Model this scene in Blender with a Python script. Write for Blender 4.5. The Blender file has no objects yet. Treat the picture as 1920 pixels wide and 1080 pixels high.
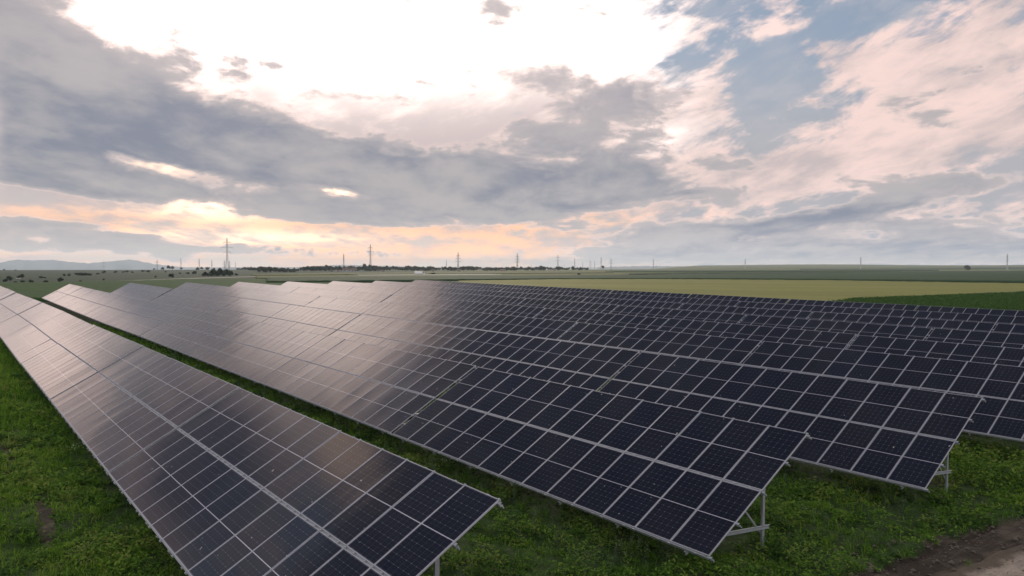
import bpy, bmesh, math, random
import numpy as np
from mathutils import Vector, Matrix

SC = bpy.context.scene
COL = SC.collection
R = math.radians
random.seed(7)
RNG = np.random.default_rng(11)

# ---------------------------------------------------------------- camera
# the camera stands at the origin of x and y; z = 0 is eye height, so the ground is some 7.4 m below
FOC = 1393.5 / 1920.0
YAW, PITCH = 52.23, -1.67
cam_data = bpy.data.cameras.new("camera")
cam_data.sensor_width = 36.0
cam_data.lens = 36.0 * FOC
cam_data.clip_start = 0.1
cam_data.clip_end = 60000.0
camera = bpy.data.objects.new("camera", cam_data)
COL.objects.link(camera)
camera.rotation_euler = (R(90 + PITCH), 0, R(YAW))
SC.camera = camera
SC.view_settings.view_transform = 'Standard'
SC.view_settings.look = 'None'
SC.view_settings.exposure = 0.0
SC.view_settings.gamma = 1.0
SC.render.engine = 'CYCLES'
SC.cycles.max_bounces = 5
SC.cycles.diffuse_bounces = 2
SC.cycles.glossy_bounces = 3
SC.cycles.transmission_bounces = 3
SC.cycles.transparent_max_bounces = 6
SC.cycles.volume_bounces = 1
SC.cycles.use_denoising = True

# ---------------------------------------------------------------- node helper
class S:
    """a node socket with arithmetic"""
    def __init__(s, nt, sock): s.nt, s.k = nt, sock
    def _m(s, op, *a, clamp=False):
        n = s.nt.nodes.new('ShaderNodeMath'); n.operation = op; n.use_clamp = clamp
        for i, v in enumerate((s,) + a):
            if isinstance(v, S): s.nt.links.new(v.k, n.inputs[i])
            else: n.inputs[i].default_value = v
        return S(s.nt, n.outputs[0])
    def __add__(s, o): return s._m('ADD', o)
    __radd__ = __add__
    def __sub__(s, o): return s._m('SUBTRACT', o)
    def __rsub__(s, o): return (s * -1.0) + o
    def __mul__(s, o): return s._m('MULTIPLY', o)
    __rmul__ = __mul__
    def __truediv__(s, o): return s._m('DIVIDE', o)
    def exp(s): return s._m('EXPONENT')
    def pw(s, o): return s._m('POWER', o)
    def mx(s, o): return s._m('MAXIMUM', o)
    def mn(s, o): return s._m('MINIMUM', o)
    def sat(s): return s._m('ADD', 0.0, clamp=True)
    def abs(s): return s._m('ABSOLUTE')
    def fract(s): return s._m('FRACT')
    def lt(s, o): return s._m('LESS_THAN', o)
    def gt(s, o): return s._m('GREATER_THAN', o)
    def step(s, a, b, kind='SMOOTHSTEP'):
        n = s.nt.nodes.new('ShaderNodeMapRange'); n.interpolation_type = kind; n.clamp = True
        s.nt.links.new(s.k, n.inputs[0])
        n.inputs[1].default_value = a; n.inputs[2].default_value = b
        return S(s.nt, n.outputs[0])

def put(nt, sock, v):
    if isinstance(v, S): nt.links.new(v.k, sock)
    elif v is not None:
        try: sock.default_value = v
        except Exception: sock.default_value = tuple(v) + (1.0,)

def vec(nt, x, y, z=0.0):
    n = nt.nodes.new('ShaderNodeCombineXYZ')
    for i, v in enumerate((x, y, z)): put(nt, n.inputs[i], v)
    return S(nt, n.outputs[0])

def sep(nt, v):
    n = nt.nodes.new('ShaderNodeSeparateXYZ'); nt.links.new(v.k, n.inputs[0])
    return [S(nt, o) for o in n.outputs]

def noise(nt, v, scale=1.0, detail=4.0, rough=0.5, lac=2.0, dist=0.0, color=False):
    n = nt.nodes.new('ShaderNodeTexNoise')
    if v is not None: nt.links.new(v.k, n.inputs['Vector'])
    n.inputs['Scale'].default_value = scale; n.inputs['Detail'].default_value = detail
    n.inputs['Roughness'].default_value = rough; n.inputs['Lacunarity'].default_value = lac
    n.inputs['Distortion'].default_value = dist
    return S(nt, n.outputs['Color' if color else 'Fac'])

def mixc(nt, f, a, b):
    n = nt.nodes.new('ShaderNodeMix'); n.data_type = 'RGBA'; n.clamp_factor = True
    put(nt, n.inputs[0], f); put(nt, n.inputs[6], a); put(nt, n.inputs[7], b)
    return S(nt, n.outputs[2])

def scalec(nt, c, f):
    n = nt.nodes.new('ShaderNodeVectorMath'); n.operation = 'SCALE'
    put(nt, n.inputs[0], c); put(nt, n.inputs['Scale'], f)
    return S(nt, n.outputs[0])

def addc(nt, a, b):
    n = nt.nodes.new('ShaderNodeVectorMath'); n.operation = 'ADD'
    put(nt, n.inputs[0], a); put(nt, n.inputs[1], b)
    return S(nt, n.outputs[0])

def ramp(nt, f, stops):
    n = nt.nodes.new('ShaderNodeValToRGB'); nt.links.new(f.k, n.inputs[0])
    el = n.color_ramp.elements
    while len(el) < len(stops): el.new(0.5)
    for e, (p, c) in zip(el, stops): e.position = p; e.color = tuple(c) + (1.0,)
    return S(nt, n.outputs[0])

def gauss(nt, az, el, a0, e0, sa, se, rot):
    """soft elliptical patch of the sky at azimuth a0, elevation e0 (degrees)"""
    c, s_ = math.cos(R(rot)), math.sin(R(rot))
    da, de = az - a0, el - e0
    u = (da * (c / sa)) + (de * (s_ / sa))
    v = (da * (-s_ / se)) + (de * (c / se))
    return ((u * u + v * v) * -1.0).exp()
# ---------------------------------------------------------------- sky and sun
SUN_AZ, SUN_EL = -7.0, 20.0          # the sun stands behind thin cloud, left of the middle of the view
def world_dir(az, el):
    a = R(YAW - az)                   # azimuth counted from the view axis, right positive
    return Vector((-math.sin(a) * math.cos(R(el)), math.cos(a) * math.cos(R(el)), math.sin(R(el))))

world = bpy.data.worlds.new("World")
SC.world = world
world.use_nodes = True
nt = world.node_tree
nt.nodes.clear()
geo = nt.nodes.new('ShaderNodeTexCoord')
dx, dy, dz = sep(nt, S(nt, geo.outputs['Generated']))
c_, s_ = math.cos(R(YAW)), math.sin(R(YAW))
rx = dx * c_ + dy * s_                # to the right of the view axis
ry = dx * (-s_) + dy * c_             # along the view axis
RAD = 180 / math.pi
az = rx._m('ARCTAN2', ry) * RAD
el = dz._m('ARCSINE') * RAD
zc = dz.mx(0.0)

def px(x, y):                         # pixel of the 1920 x 1080 photo -> sky azimuth / elevation in degrees
    X, Y = (x - 960) / 1393.5, (540 - y) / 1393.5
    p = R(PITCH)
    f, u = math.cos(p) - Y * math.sin(p), math.sin(p) + Y * math.cos(p)
    return math.degrees(math.atan2(X, f)), math.degrees(math.atan2(u, math.hypot(X, f)))
def blob(x, y, sx, sy, rot=0, amp=1.0, sky=False):
    a, e = (x, y) if sky else px(x, y)
    if not sky: sx, sy = sx / 24.3, sy / 24.3
    return gauss(nt, az, el, a, e, sx, sy, -rot) * amp
def total(lst):
    t = lst[0]
    for b in lst[1:]: t = t + b
    return t

# cloud plane coordinates: flattened towards the horizon, streaks run away from the viewer
pl = zc + 0.10
P = vec(nt, rx / pl, ry / pl * 0.8, 0.0)
warp = noise(nt, P, 0.9, 3, 0.5, color=True)
wx, wy, wz = sep(nt, warp)
Pw = vec(nt, rx / pl + (wx - 0.5) * 0.9, ry / pl * 0.62 + (wy - 0.5) * 0.9, 3.7)
Q = vec(nt, az * 0.11, el * 0.20, 9.1)                 # puffs, not flattened as much
qw = noise(nt, Q, 1.3, 2, 0.5, color=True)
qx, qy, qz = sep(nt, qw)
Qw = vec(nt, az * 0.11 + (qx - 0.5) * 0.5, el * 0.22 + (qy - 0.5) * 0.4, 1.3)
n_pl = noise(nt, Pw, 1.25, 7, 0.55)
n_q = noise(nt, Qw, 1.9, 8, 0.56)
n_fine = noise(nt, vec(nt, rx / pl, ry / pl * 0.35, 7.0), 4.0, 5, 0.6)
hz = el.step(2.0, 9.0)                                  # weight of puffs against streaks

# light behind the clouds
sky_tex = nt.nodes.new('ShaderNodeTexSky')
sky_tex.sky_type = 'NISHITA'
sky_tex.sun_disc = False
sky_tex.sun_elevation = R(SUN_EL)
sky_tex.sun_rotation = R(SUN_AZ - YAW)
sky_tex.altitude = 100
sky_tex.air_density = 1.0; sky_tex.dust_density = 0.5; sky_tex.ozone_density = 1.5
blue = S(nt, sky_tex.outputs[0])
# how close to the sun each direction looks (wide and narrow glow)
sun_w = total([blob(1215, 130, 70, 120, 10, 0.30), blob(1250, 262, 90, 26, -14, 0.30), blob(1130, 100, 120, 70, 0, 0.35), blob(720, 30, 420, 145, 0, 1.0), blob(-28, 23.5, 7.5, 5.0, 0, 0.75, True), blob(-20, 17, 9, 4, 0, 0.3, True)])
glow_n = total([blob(400, 385, 120, 24), blob(640, 360, 110, 20), blob(300, 312, 100, 14), blob(470, 445, 200, 14, 0, 0.6)])
wr = (az * 0.34 + el * -0.94) ; wl = (az * 0.94 + el * 0.34)
n_w = noise(nt, vec(nt, wl * 0.16 + (qx - 0.5) * 0.7, wr * 0.42 + (qy - 0.5) * 0.7, 6.6), 1.5, 8, 0.6)
# 1. clear air: blue above, peach along the left horizon, grey on the right
low = (el * -0.30).exp()
left = az.step(16.0, -10.0)
nish = scalec(nt, blue, 0.075)
air = mixc(nt, el.step(17.0, 6.0), mixc(nt, 0.65, nish, (0.30, 0.36, 0.465)), (0.46, 0.45, 0.48))
air = mixc(nt, n_w.step(0.36, 0.72) * 0.55, air, (0.56, 0.54, 0.57))
peach = mixc(nt, left, (0.33, 0.35, 0.41), (0.84, 0.64, 0.51))
base = mixc(nt, low.mn(1.0), air, peach)
# 2. bright cloud lit by the sun
bw = total([blob(400, 260, 800, 170, 5, 0.8), blob(1000, 330, 260, 110, 0, 0.5), blob(720, 60, 430, 150, 0, 1.15), blob(330, 30, 160, 110, 0, 0.6), blob(1130, 110, 130, 120, 0, 0.6),
            blob(1230, 265, 150, 45, -20, 0.75), blob(1330, 300, 120, 45, 20, 0.4),
            blob(1850, 120, 220, 120, -20, 0.85), blob(1620, 105, 110, 40, 10, 0.45), blob(1720, 250, 230, 60, -8, 0.7),
            blob(1500, 330, 260, 40, -6, 0.7), blob(1340, 55, 130, 22, -18, 0.42), blob(1500, 60, 60, 26, 30, 0.40),
            blob(1430, 190, 75, 85, 0, -0.7), blob(1640, 25, 110, 35, -10, -0.5), blob(1480, 240, 70, 40, 0, -0.3),
            blob(600, 440, 700, 60, 0, 0.45), blob(1750, 420, 400, 60, -8, 0.25),
            blob(-26, 21, 17, 6, 0, 1.2, True), blob(-42, 12, 9, 6, 0, 0.7, True), blob(-27, 23, 8, 7, 0, 0.9, True),
            blob(-60, 12, 18, 12, 0, 0.5, True)])
lowband = el.step(9.0, 2.5)
n_st = noise(nt, vec(nt, az * 0.055 + (qx - 0.5) * 0.5, el * 0.75 - az.abs() * el * 0.010 + (qy - 0.5) * 0.5, 2.2), 1.5, 6, 0.55)
rightw = az.step(6.0, 14.0)
nw = (n_w - 0.5) * 1.5 * rightw + (n_q - 0.5) * 1.25 + (n_fine - 0.5) * 0.65 + (n_st - 0.5) * lowband
mW = (nw + bw * 0.55).step(0.06, 0.42)
n_m = noise(nt, vec(nt, az * 0.11 + (qx - 0.5) * 0.4, el * 0.24 + (qy - 0.5) * 0.4, 5.5), 5.2, 6, 0.58)
warm = az.step(18.0, -12.0)
lit = mixc(nt, sun_w.mn(1.0), (0.97, 0.73, 0.67), (2.5, 2.2, 2.05))
hglow = total([blob(280, 425, 330, 40, 0, 0.8), blob(620, 450, 420, 62), blob(1000, 440, 270, 55), blob(150, 470, 220, 30, 0, 0.6)]).mn(1.0)
lit = mixc(nt, (low * warm).mn(1.0) * 0.9, lit, (0.92, 0.64, 0.48))
lit = mixc(nt, hglow, lit, (1.10, 0.63, 0.38))
lit = mixc(nt, glow_n.mn(1.0), lit, (2.3, 1.65, 1.15))
shade_w = (n_pl * 0.5 + n_fine * 0.3 + n_w * 0.35).step(0.47, 0.66)
lit = mixc(nt, (shade_w * -0.85 + 0.85) * (sun_w * -1.2 + 1.0).sat(), lit, (0.52, 0.46, 0.47))
layer = mixc(nt, mW * 0.96, base, lit)
# 3. heavy grey cloud in front
bd = total([blob(760, 178, 170, 34, 4, 0.50), blob(480, 120, 120, 24, 14, 0.2), blob(190, 345, 260, 15, 7, 0.62), blob(520, 425, 120, 7, 4, 0.45), blob(330, 408, 120, 6, 4, 0.45), blob(640, 440, 160, 6, 2, 0.4), blob(560, 405, 150, 16, 6, 0.55), blob(90, 425, 200, 10, 3, 0.5), blob(1600, 478, 520, 18, 0, 0.7), blob(330, 250, 300, 40, 12, 0.3), blob(1030, 150, 110, 36, 0, 0.42), blob(1200, 165, 70, 45, 20, 0.5), blob(1180, 320, 60, 40, 0, 0.4), blob(1850, 330, 200, 18, -10, 0.45), blob(1560, 405, 200, 12, -8, 0.35), blob(120, 470, 200, 16, 2, 0.5), blob(40, 60, 150, 90, 20, 0.75), blob(230, 200, 330, 85, 17, 1.0), blob(660, 300, 330, 62, 10, 0.95),
            blob(60, 250, 170, 90, 8, 0.45), blob(420, 290, 300, 50, 8, 0.5),
            blob(1080, 350, 230, 62, -4, 1.0), blob(1120, 185, 130, 40, 5, 0.72), blob(1030, 255, 170, 45, 0, 0.62), blob(900, 330, 200, 50, 0, 0.4),
            blob(120, 345, 230, 24, 8, 0.75), blob(640, 392, 200, 24, 6, 0.72), blob(930, 410, 170, 24, 8, 0.6),
            blob(180, 445, 260, 16, 3, 0.72), blob(330, 470, 260, 14, 1, 0.55), blob(1400, 440, 330, 36, -3, 0.75), blob(1690, 375, 300, 20, -10, 0.55),
            blob(1150, 455, 160, 26, 3, 0.5), blob(1820, 450, 300, 34, -2, 0.75), blob(1800, 130, 160, 40, -15, 0.2), blob(1380, 315, 50, 14, 0, 0.45),
            blob(325, 45, 28, 16, 5, 0.40), blob(900, 8, 110, 18, 0, 0.45), blob(790, 150, 70, 16, 4, 0.40), blob(680, 180, 40, 10, 5, 0.4), blob(970, 160, 60, 34, 0, 0.25), blob(1240, 150, 60, 40, 40, 0.30), blob(450, 105, 50, 16, 5, 0.45), blob(540, 128, 60, 12, 12, 0.4), blob(1290, 360, 90, 26, 10, 0.4),
            blob(50, 205, 100, 14, 14, -0.3), 
            blob(305, 314, 95, 9, 10, -0.75), blob(400, 380, 110, 17, 6, -0.85), blob(280, 346, 170, 12, 8, 0.55), blob(90, 290, 200, 40, 6, 0.4), blob(622, 358, 85, 11, 8, -0.8),
            blob(860, 205, 70, 26, 20, -0.6), blob(780, 462, 420, 30, 0, -0.85), blob(1000, 430, 120, 14, 5, -0.4), blob(130, 395, 260, 6, 4, -0.7), blob(250, 432, 170, 6, 0, -0.5), blob(560, 430, 260, 12, 3, -0.4), blob(150, 377, 170, 7, 7, -0.7), blob(660, 120, 240, 50, 8, -0.35),
            blob(450, 425, 150, 20, 5, -0.7), blob(1060, 300, 40, 6, 0, -0.35), blob(60, 480, 90, 9, 0, -0.5),
            blob(-27, 22, 5, 6, 0, -0.7, True), blob(-36, 8, 9, 2.2, 0, 0.45, True), blob(-50, 26, 9, 3, 0, 0.5, True)])
raw = (n_m - 0.5) * 0.55 + (n_pl - 0.5) * 0.75 + (n_q - 0.5) * 1.15 + (n_fine - 0.5) * 0.30 + (n_st - 0.5) * 0.9 * lowband
D2 = (raw + bd * 0.55).step(0.16, 0.72)
T = (D2 * -9.0).exp()
tone = (n_pl * 0.5 + n_q * 0.55 + n_fine * 0.35).step(0.55, 0.86)
thick = D2.step(0.2, 0.9)
grey = mixc(nt, tone, (0.225, 0.250, 0.325), (0.47, 0.445, 0.455))
grey = mixc(nt, thick, (0.50, 0.455, 0.465), grey)
grey = mixc(nt, (low * 0.85).mn(1.0) * warm, grey, (0.48, 0.43, 0.40))
grey = mixc(nt, blob(720, 70, 520, 120, 4, 0.75), grey, (0.78, 0.66, 0.645))
rim = mixc(nt, D2.step(0.02, 0.30), (0.80, 0.64, 0.60), grey)
out = mixc(nt, T, rim, layer)
# 4. little cumulus heads standing on the horizon
cum_n = noise(nt, vec(nt, az * 0.75, el * 0.95, 4.4), 1.8, 6, 0.6)
cum_b = total([blob(572, 474, 26, 10, 0, 0.8), blob(615, 478, 34, 8, 0, 0.8), blob(520, 466, 32, 8, 0, 0.75), blob(690, 474, 40, 9, 0, 0.7), blob(740, 480, 34, 8, 0, 0.7), blob(810, 484, 50, 8, 0, 0.65), blob(880, 487, 50, 7, 0, 0.65), blob(970, 490, 60, 6, 0, 0.5)])
cb = cum_n + cum_b * 0.45 - (el.step(1.35, 0.75) * 0.12)
cm = cb.step(0.70, 0.76) * el.step(3.4, 2.4)
cum_c = mixc(nt, cb.step(0.72, 0.95), (0.92, 0.66, 0.50), (0.37, 0.36, 0.38))
out = mixc(nt, cm * 0.85, out, cum_c)
# far upper sky is dull blue grey
up = (el + (n_q - 0.5) * 9.0).step(27.5, 33.5)
dome = mixc(nt, n_q.step(0.42, 0.62), (0.085, 0.10, 0.15), (0.16, 0.17, 0.21))
out = mixc(nt, up, out, dome)
# bright cloud added out of view, behind and overhead, to lighten the ground
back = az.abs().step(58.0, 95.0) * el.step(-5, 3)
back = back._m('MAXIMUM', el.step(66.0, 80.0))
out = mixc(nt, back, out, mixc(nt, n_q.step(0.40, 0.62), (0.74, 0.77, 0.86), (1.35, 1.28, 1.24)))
out = scalec(nt, out, (el.mx(0.0) * -0.55).exp() * 0.8 + 1.0)
veil = (blob(-28, 23.5, 7, 6.0, 0, 1.1, True) + blob(-37, 8.5, 9, 3.4, 0, 1.0, True)) * (n_pl * 0.8 + n_w * 0.8 - 0.3) * az.step(-33.8, -36.5)._m('MAXIMUM', el.step(18.0, 20.5))
out = mixc(nt, veil.mn(0.8), out, (2.75, 2.08, 1.82))
hole = blob(-42.5, 20.5, 6.5, 5.4, 0, 1.15, True) * (n_q * 0.8 + 0.6)
out = mixc(nt, hole.mn(0.9), out, (0.10, 0.11, 0.16))
patch_ = blob(-37.5, 29.3, 2.8, 2.3, 25, 1.1, True) * (n_q * 1.4 + 0.2)
out = mixc(nt, patch_.mn(0.9), out, (1.25, 0.92, 0.74))
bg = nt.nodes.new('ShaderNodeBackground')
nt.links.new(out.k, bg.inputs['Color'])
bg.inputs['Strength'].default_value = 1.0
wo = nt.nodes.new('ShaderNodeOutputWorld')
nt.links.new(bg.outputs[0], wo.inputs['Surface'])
world.cycles.sampling_method = 'MANUAL'
world.cycles.sample_map_resolution = 512

sun_data = bpy.data.lights.new("sun", 'SUN')
sun_data.energy = 1.8
sun_data.angle = R(14)
sun_data.color = (1.0, 0.86, 0.72)
sun = bpy.data.objects.new("sun", sun_data)
COL.objects.link(sun)
sun.rotation_euler = (-world_dir(SUN_AZ, SUN_EL)).to_track_quat('-Z', 'Y').to_euler()
# ---------------------------------------------------------------- materials
def new_mat(name):
    m = bpy.data.materials.new(name); m.use_nodes = True
    nt = m.node_tree; nt.nodes.clear()
    out = nt.nodes.new('ShaderNodeOutputMaterial')
    b = nt.nodes.new('ShaderNodeBsdfPrincipled')
    nt.links.new(b.outputs[0], out.inputs['Surface'])
    return m, nt, b
def coord(nt, kind='Object'):
    n = nt.nodes.new('ShaderNodeTexCoord'); return S(nt, n.outputs[kind])
def bump(nt, b, h, strength=0.5, dist=0.02):
    n = nt.nodes.new('ShaderNodeBump'); n.inputs['Strength'].default_value = strength; n.inputs['Distance'].default_value = dist
    nt.links.new(h.k, n.inputs['Height']); nt.links.new(n.outputs[0], b.inputs['Normal'])
def plain(name, col, rough=0.7, metal=0.0, var=0.25, scale=3.0):
    m, nt, b = new_mat(name)
    n = noise(nt, coord(nt), scale, 4, 0.6)
    c = mixc(nt, n, tuple(v * (1 - var) for v in col), tuple(min(1, v * (1 + var)) for v in col))
    nt.links.new(c.k, b.inputs['Base Color'])
    b.inputs['Roughness'].default_value = rough; b.inputs['Metallic'].default_value = metal
    return m
def attr(nt, name):
    n = nt.nodes.new('ShaderNodeAttribute'); n.attribute_name = name
    return S(nt, n.outputs['Fac'])
def objrand(nt):
    n = nt.nodes.new('ShaderNodeObjectInfo'); return S(nt, n.outputs['Random'])

M = {}
M['galv'] = plain('galvanised_steel', (0.31, 0.325, 0.345), 0.5, 0.35, 0.2, 6.0)
M['frame'] = plain('anodised_aluminium', (0.40, 0.39, 0.44), 0.42, 0.25, 0.08, 4.0)
M['pylon'] = plain('pylon_steel', (0.42, 0.42, 0.43), 0.6, 0.3)
M['bark'] = plain('bark', (0.06, 0.05, 0.04), 0.9)

# solar glass: monocrystalline half cells, silver crosses at the cell corners, white strip across the middle
PW, PH = 1.134, 2.302
def solar_glass():
    m, nt, b = new_mat('solar_glass')
    u, v, _ = sep(nt, coord(nt, 'UV'))
    pu = (PW - 0.066) / 6.0
    hv = (PH - 0.066 - 0.018) / 2.0
    pv = hv / 6.0
    uu = (u - 0.033) / pu
    vv = (v + (-PH / 2)).abs() - 0.009           # distance from the middle strip
    vn = vv / pv
    fu, fv = uu.fract(), vn.fract()
    du = (fu - 0.5).abs() * -1.0 + 0.5           # distance to the nearest cell border, in cells
    dv = (fv - 0.5).abs() * -1.0 + 0.5
    lu, lv = du * pu, dv * pv
    lh = (((fv * 2.0).fract() - 0.5).abs() * -1.0 + 0.5) * (pv * 0.5)
    line = lu.lt(0.0020)._m('MAXIMUM', lv.lt(0.0020)) * 0.55
    line = line._m('MAXIMUM', lh.lt(0.0010) * 0.35)
    cross = (lu + lv).lt(0.0095)
    inside = uu.gt(0.0) * uu.lt(6.0) * vn.lt(6.0) * vv.gt(0.0)
    mid = vv.lt(0.0)
    edge = (inside * -1.0 + 1.0) * (mid * -1.0 + 1.0)
    rnd = objrand(nt)
    n1 = noise(nt, vec(nt, u, v, rnd * 40.0), 2.2, 3, 0.5)
    cell = ramp(nt, rnd, [(0.0, (0.0022, 0.0036, 0.0120)), (0.45, (0.0036, 0.0045, 0.0110)), (0.8, (0.0044, 0.0044, 0.0100)), (1.0, (0.0030, 0.0052, 0.0150))])
    cell = mixc(nt, n1 * 0.5, cell, (0.0040, 0.0052, 0.0125))
    busn = ((u / (pu / 10.0)).fract() - 0.5).abs().lt(0.05)
    cell = mixc(nt, busn * 0.2, cell, (0.04, 0.04, 0.05))
    c = mixc(nt, line, cell, (0.10, 0.10, 0.12))
    c = mixc(nt, cross, c, (0.24, 0.24, 0.26))
    c = mixc(nt, edge, c, (0.07, 0.07, 0.085))
    c = mixc(nt, mid, c, (0.42, 0.40, 0.45))
    # a thin film of dust and dried rain marks
    dust = noise(nt, vec(nt, u * 3.0, v * 0.7, rnd * 17.0), 3.0, 5, 0.6).step(0.48, 0.8)
    c = mixc(nt, dust * 0.008, c, (0.35, 0.31, 0.27))
    drop = noise(nt, vec(nt, u * 9.0, v * 7.0, rnd * 53.0), 1.0, 2, 0.4).gt(0.775)
    c = mixc(nt, drop * 0.7, c, (0.45, 0.44, 0.40))
    nt.links.new(c.k, b.inputs['Base Color'])
    rr = noise(nt, vec(nt, u * 2.0, v, rnd * 9.0), 1.5, 3, 0.5) * 0.06 + 0.05
    nt.links.new(rr.k, b.inputs['Roughness'])
    b.inputs['IOR'].default_value = 1.46
    # glass sheets are never quite flat
    wv = noise(nt, vec(nt, u * 1.9, v * 0.30, rnd * 31.0), 1.0, 2, 0.45)
    bump(nt, b, wv, 1.0, 0.0030)
    return m
M['glass'] = solar_glass()

# foliage with an own tone for every leaf
def leaf_mat(name, stops, trans=0.42, rough=0.8):
    m, nt, b = new_mat(name)
    c = ramp(nt, attr(nt, 'tone'), stops)
    nt.links.new(c.k, b.inputs['Base Color']); b.inputs['Roughness'].default_value = rough
    b.inputs['IOR'].default_value = 1.12
    t = nt.nodes.new('ShaderNodeBsdfTranslucent'); nt.links.new(c.k, t.inputs[0])
    mx = nt.nodes.new('ShaderNodeMixShader'); mx.inputs[0].default_value = trans
    nt.links.new(b.outputs[0], mx.inputs[1]); nt.links.new(t.outputs[0], mx.inputs[2])
    o = [n for n in nt.nodes if n.type == 'OUTPUT_MATERIAL'][0]
    nt.links.new(mx.outputs[0], o.inputs['Surface'])
    return m
M['weed'] = leaf_mat('weed_leaves', [(0.0, (0.018, 0.044, 0.012)), (0.45, (0.074, 0.160, 0.022)), (0.8, (0.165, 0.245, 0.036)), (1.0, (0.17, 0.19, 0.055))])
M['grass'] = leaf_mat('grass_blades', [(0.0, (0.016, 0.048, 0.006)), (0.5, (0.074, 0.170, 0.014)), (0.85, (0.160, 0.250, 0.026)), (1.0, (0.20, 0.20, 0.08))])
M['spike'] = leaf_mat('mugwort_leaves', [(0.0, (0.035, 0.065, 0.030)), (0.6, (0.070, 0.11, 0.050)), (1.0, (0.12, 0.15, 0.075))])
M['petal'] = leaf_mat('white_petals', [(0.0, (0.55, 0.55, 0.48)), (1.0, (0.80, 0.80, 0.70))])
M['tree'] = leaf_mat('tree_leaves', [(0.0, (0.016, 0.028, 0.018)), (0.6, (0.030, 0.048, 0.026)), (1.0, (0.055, 0.075, 0.034))], 0.15)
M['crop'] = leaf_mat('maize_leaves', [(0.0, (0.026, 0.060, 0.014)), (0.6, (0.056, 0.120, 0.024)), (1.0, (0.10, 0.18, 0.04))])

def field_mat(name, c1, c2, streak=(0.3, 6.0), rot=0.0, fine=1.2, bmp=0.6):
    """a crop seen from afar: drill rows, patches and fine grain"""
    m, nt, b = new_mat(name)
    x, y, z = sep(nt, coord(nt))
    c, s = math.cos(rot), math.sin(rot)
    a, d = x * c + y * s, y * c - x * s
    big = noise(nt, vec(nt, a * 0.010, d * 0.03, 0.0), 1.0, 5, 0.55)
    row = noise(nt, vec(nt, a * 0.02, d * streak[0], 3.0), 1.0, 4, 0.6)
    fin = noise(nt, vec(nt, x, y, z), fine, 4, 0.65)
    f = (big * 0.6 + row * 0.35 + fin * 0.40).step(0.47, 0.87, 'LINEAR')
    tram = ((d / 21.0).fract() - 0.5).abs().lt(0.022)       # tractor lines
    cc = mixc(nt, tram * 0.5, mixc(nt, f, c1, c2), tuple(v * 0.6 for v in c1))
    nt.links.new(cc.k, b.inputs['Base Color'])
    b.inputs['Roughness'].default_value = 0.9; b.inputs['IOR'].default_value = 1.2
    bump(nt, b, fin * 0.7 + row * 0.6, bmp, 0.5)
    return m
M['wheat'] = field_mat('wheat', (0.115, 0.125, 0.028), (0.20, 0.192, 0.056), (0.35, 6), R(35))
M['green_crop'] = field_mat('green_crop', (0.012, 0.040, 0.004), (0.024, 0.066, 0.008), (0.5, 6), R(10))
M['dark_crop'] = field_mat('dark_crop', (0.016, 0.038, 0.014), (0.032, 0.060, 0.024), (0.25, 6), R(30))
M['maize_soil'] = field_mat('maize_ground', (0.010, 0.026, 0.006), (0.022, 0.048, 0.010), (0.8, 6), R(20))
M['stubble'] = field_mat('pale_meadow', (0.060, 0.074, 0.024), (0.110, 0.115, 0.044), (0.2, 6), R(60))
M['path'] = plain('pale_gravel', (0.24, 0.22, 0.17), 0.9, 0, 0.3, 0.6)

def ground_mat():
    m, nt, b = new_mat('ground')
    p = coord(nt); x, y, z = sep(nt, p)
    near = noise(nt, p, 0.55, 6, 0.62)
    fine = noise(nt, p, 7.0, 5, 0.65)
    bald = attr(nt, 'bare')
    soil = mixc(nt, fine, (0.030, 0.022, 0.016), (0.085, 0.064, 0.048))
    soil = mixc(nt, noise(nt, p, 1.3, 4, 0.6).step(0.45, 0.75), soil, (0.105, 0.082, 0.064))
    sx = x - y * 0.098
    streak = noise(nt, vec(nt, sx * 2.6, y * 0.22, 8.0), 1.0, 5, 0.65)
    soil = mixc(nt, streak.step(0.44, 0.62), scalec(nt, soil, 0.45), soil)
    moss = mixc(nt, (fine * 0.5 + near * 0.6).step(0.35, 0.75), (0.009, 0.020, 0.004), (0.030, 0.062, 0.009))
    c_near = mixc(nt, (bald + (near - 0.5) * 0.9 + (fine - 0.5) * 0.5).step(0.42, 0.62), moss, soil)
    # meadows and far plain
    g = noise(nt, vec(nt, x * 0.004, y * 0.004, 0.0), 1.0, 5, 0.6)
    g2 = noise(nt, vec(nt, x * 0.03, y * 0.03, 5.0), 1.0, 5, 0.65)
    val = mixc(nt, (g * 0.6 + g2 * 0.5).step(0.40, 0.70), (0.013, 0.030, 0.014), (0.026, 0.047, 0.021))
    pla = mixc(nt, (g * 0.9 + g2 * 0.25).step(0.45, 0.70), (0.062, 0.082, 0.026), (0.118, 0.126, 0.048))
    c_far = mixc(nt, attr(nt, 'plain'), val, pla)
    c = mixc(nt, attr(nt, 'far'), c_near, c_far)
    nt.links.new(c.k, b.inputs['Base Color'])
    b.inputs['Roughness'].default_value = 0.95; b.inputs['IOR'].default_value = 1.25
    bump(nt, b, fine + near * 0.8, 0.9, 0.06)
    return m
M['ground'] = ground_mat()
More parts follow.
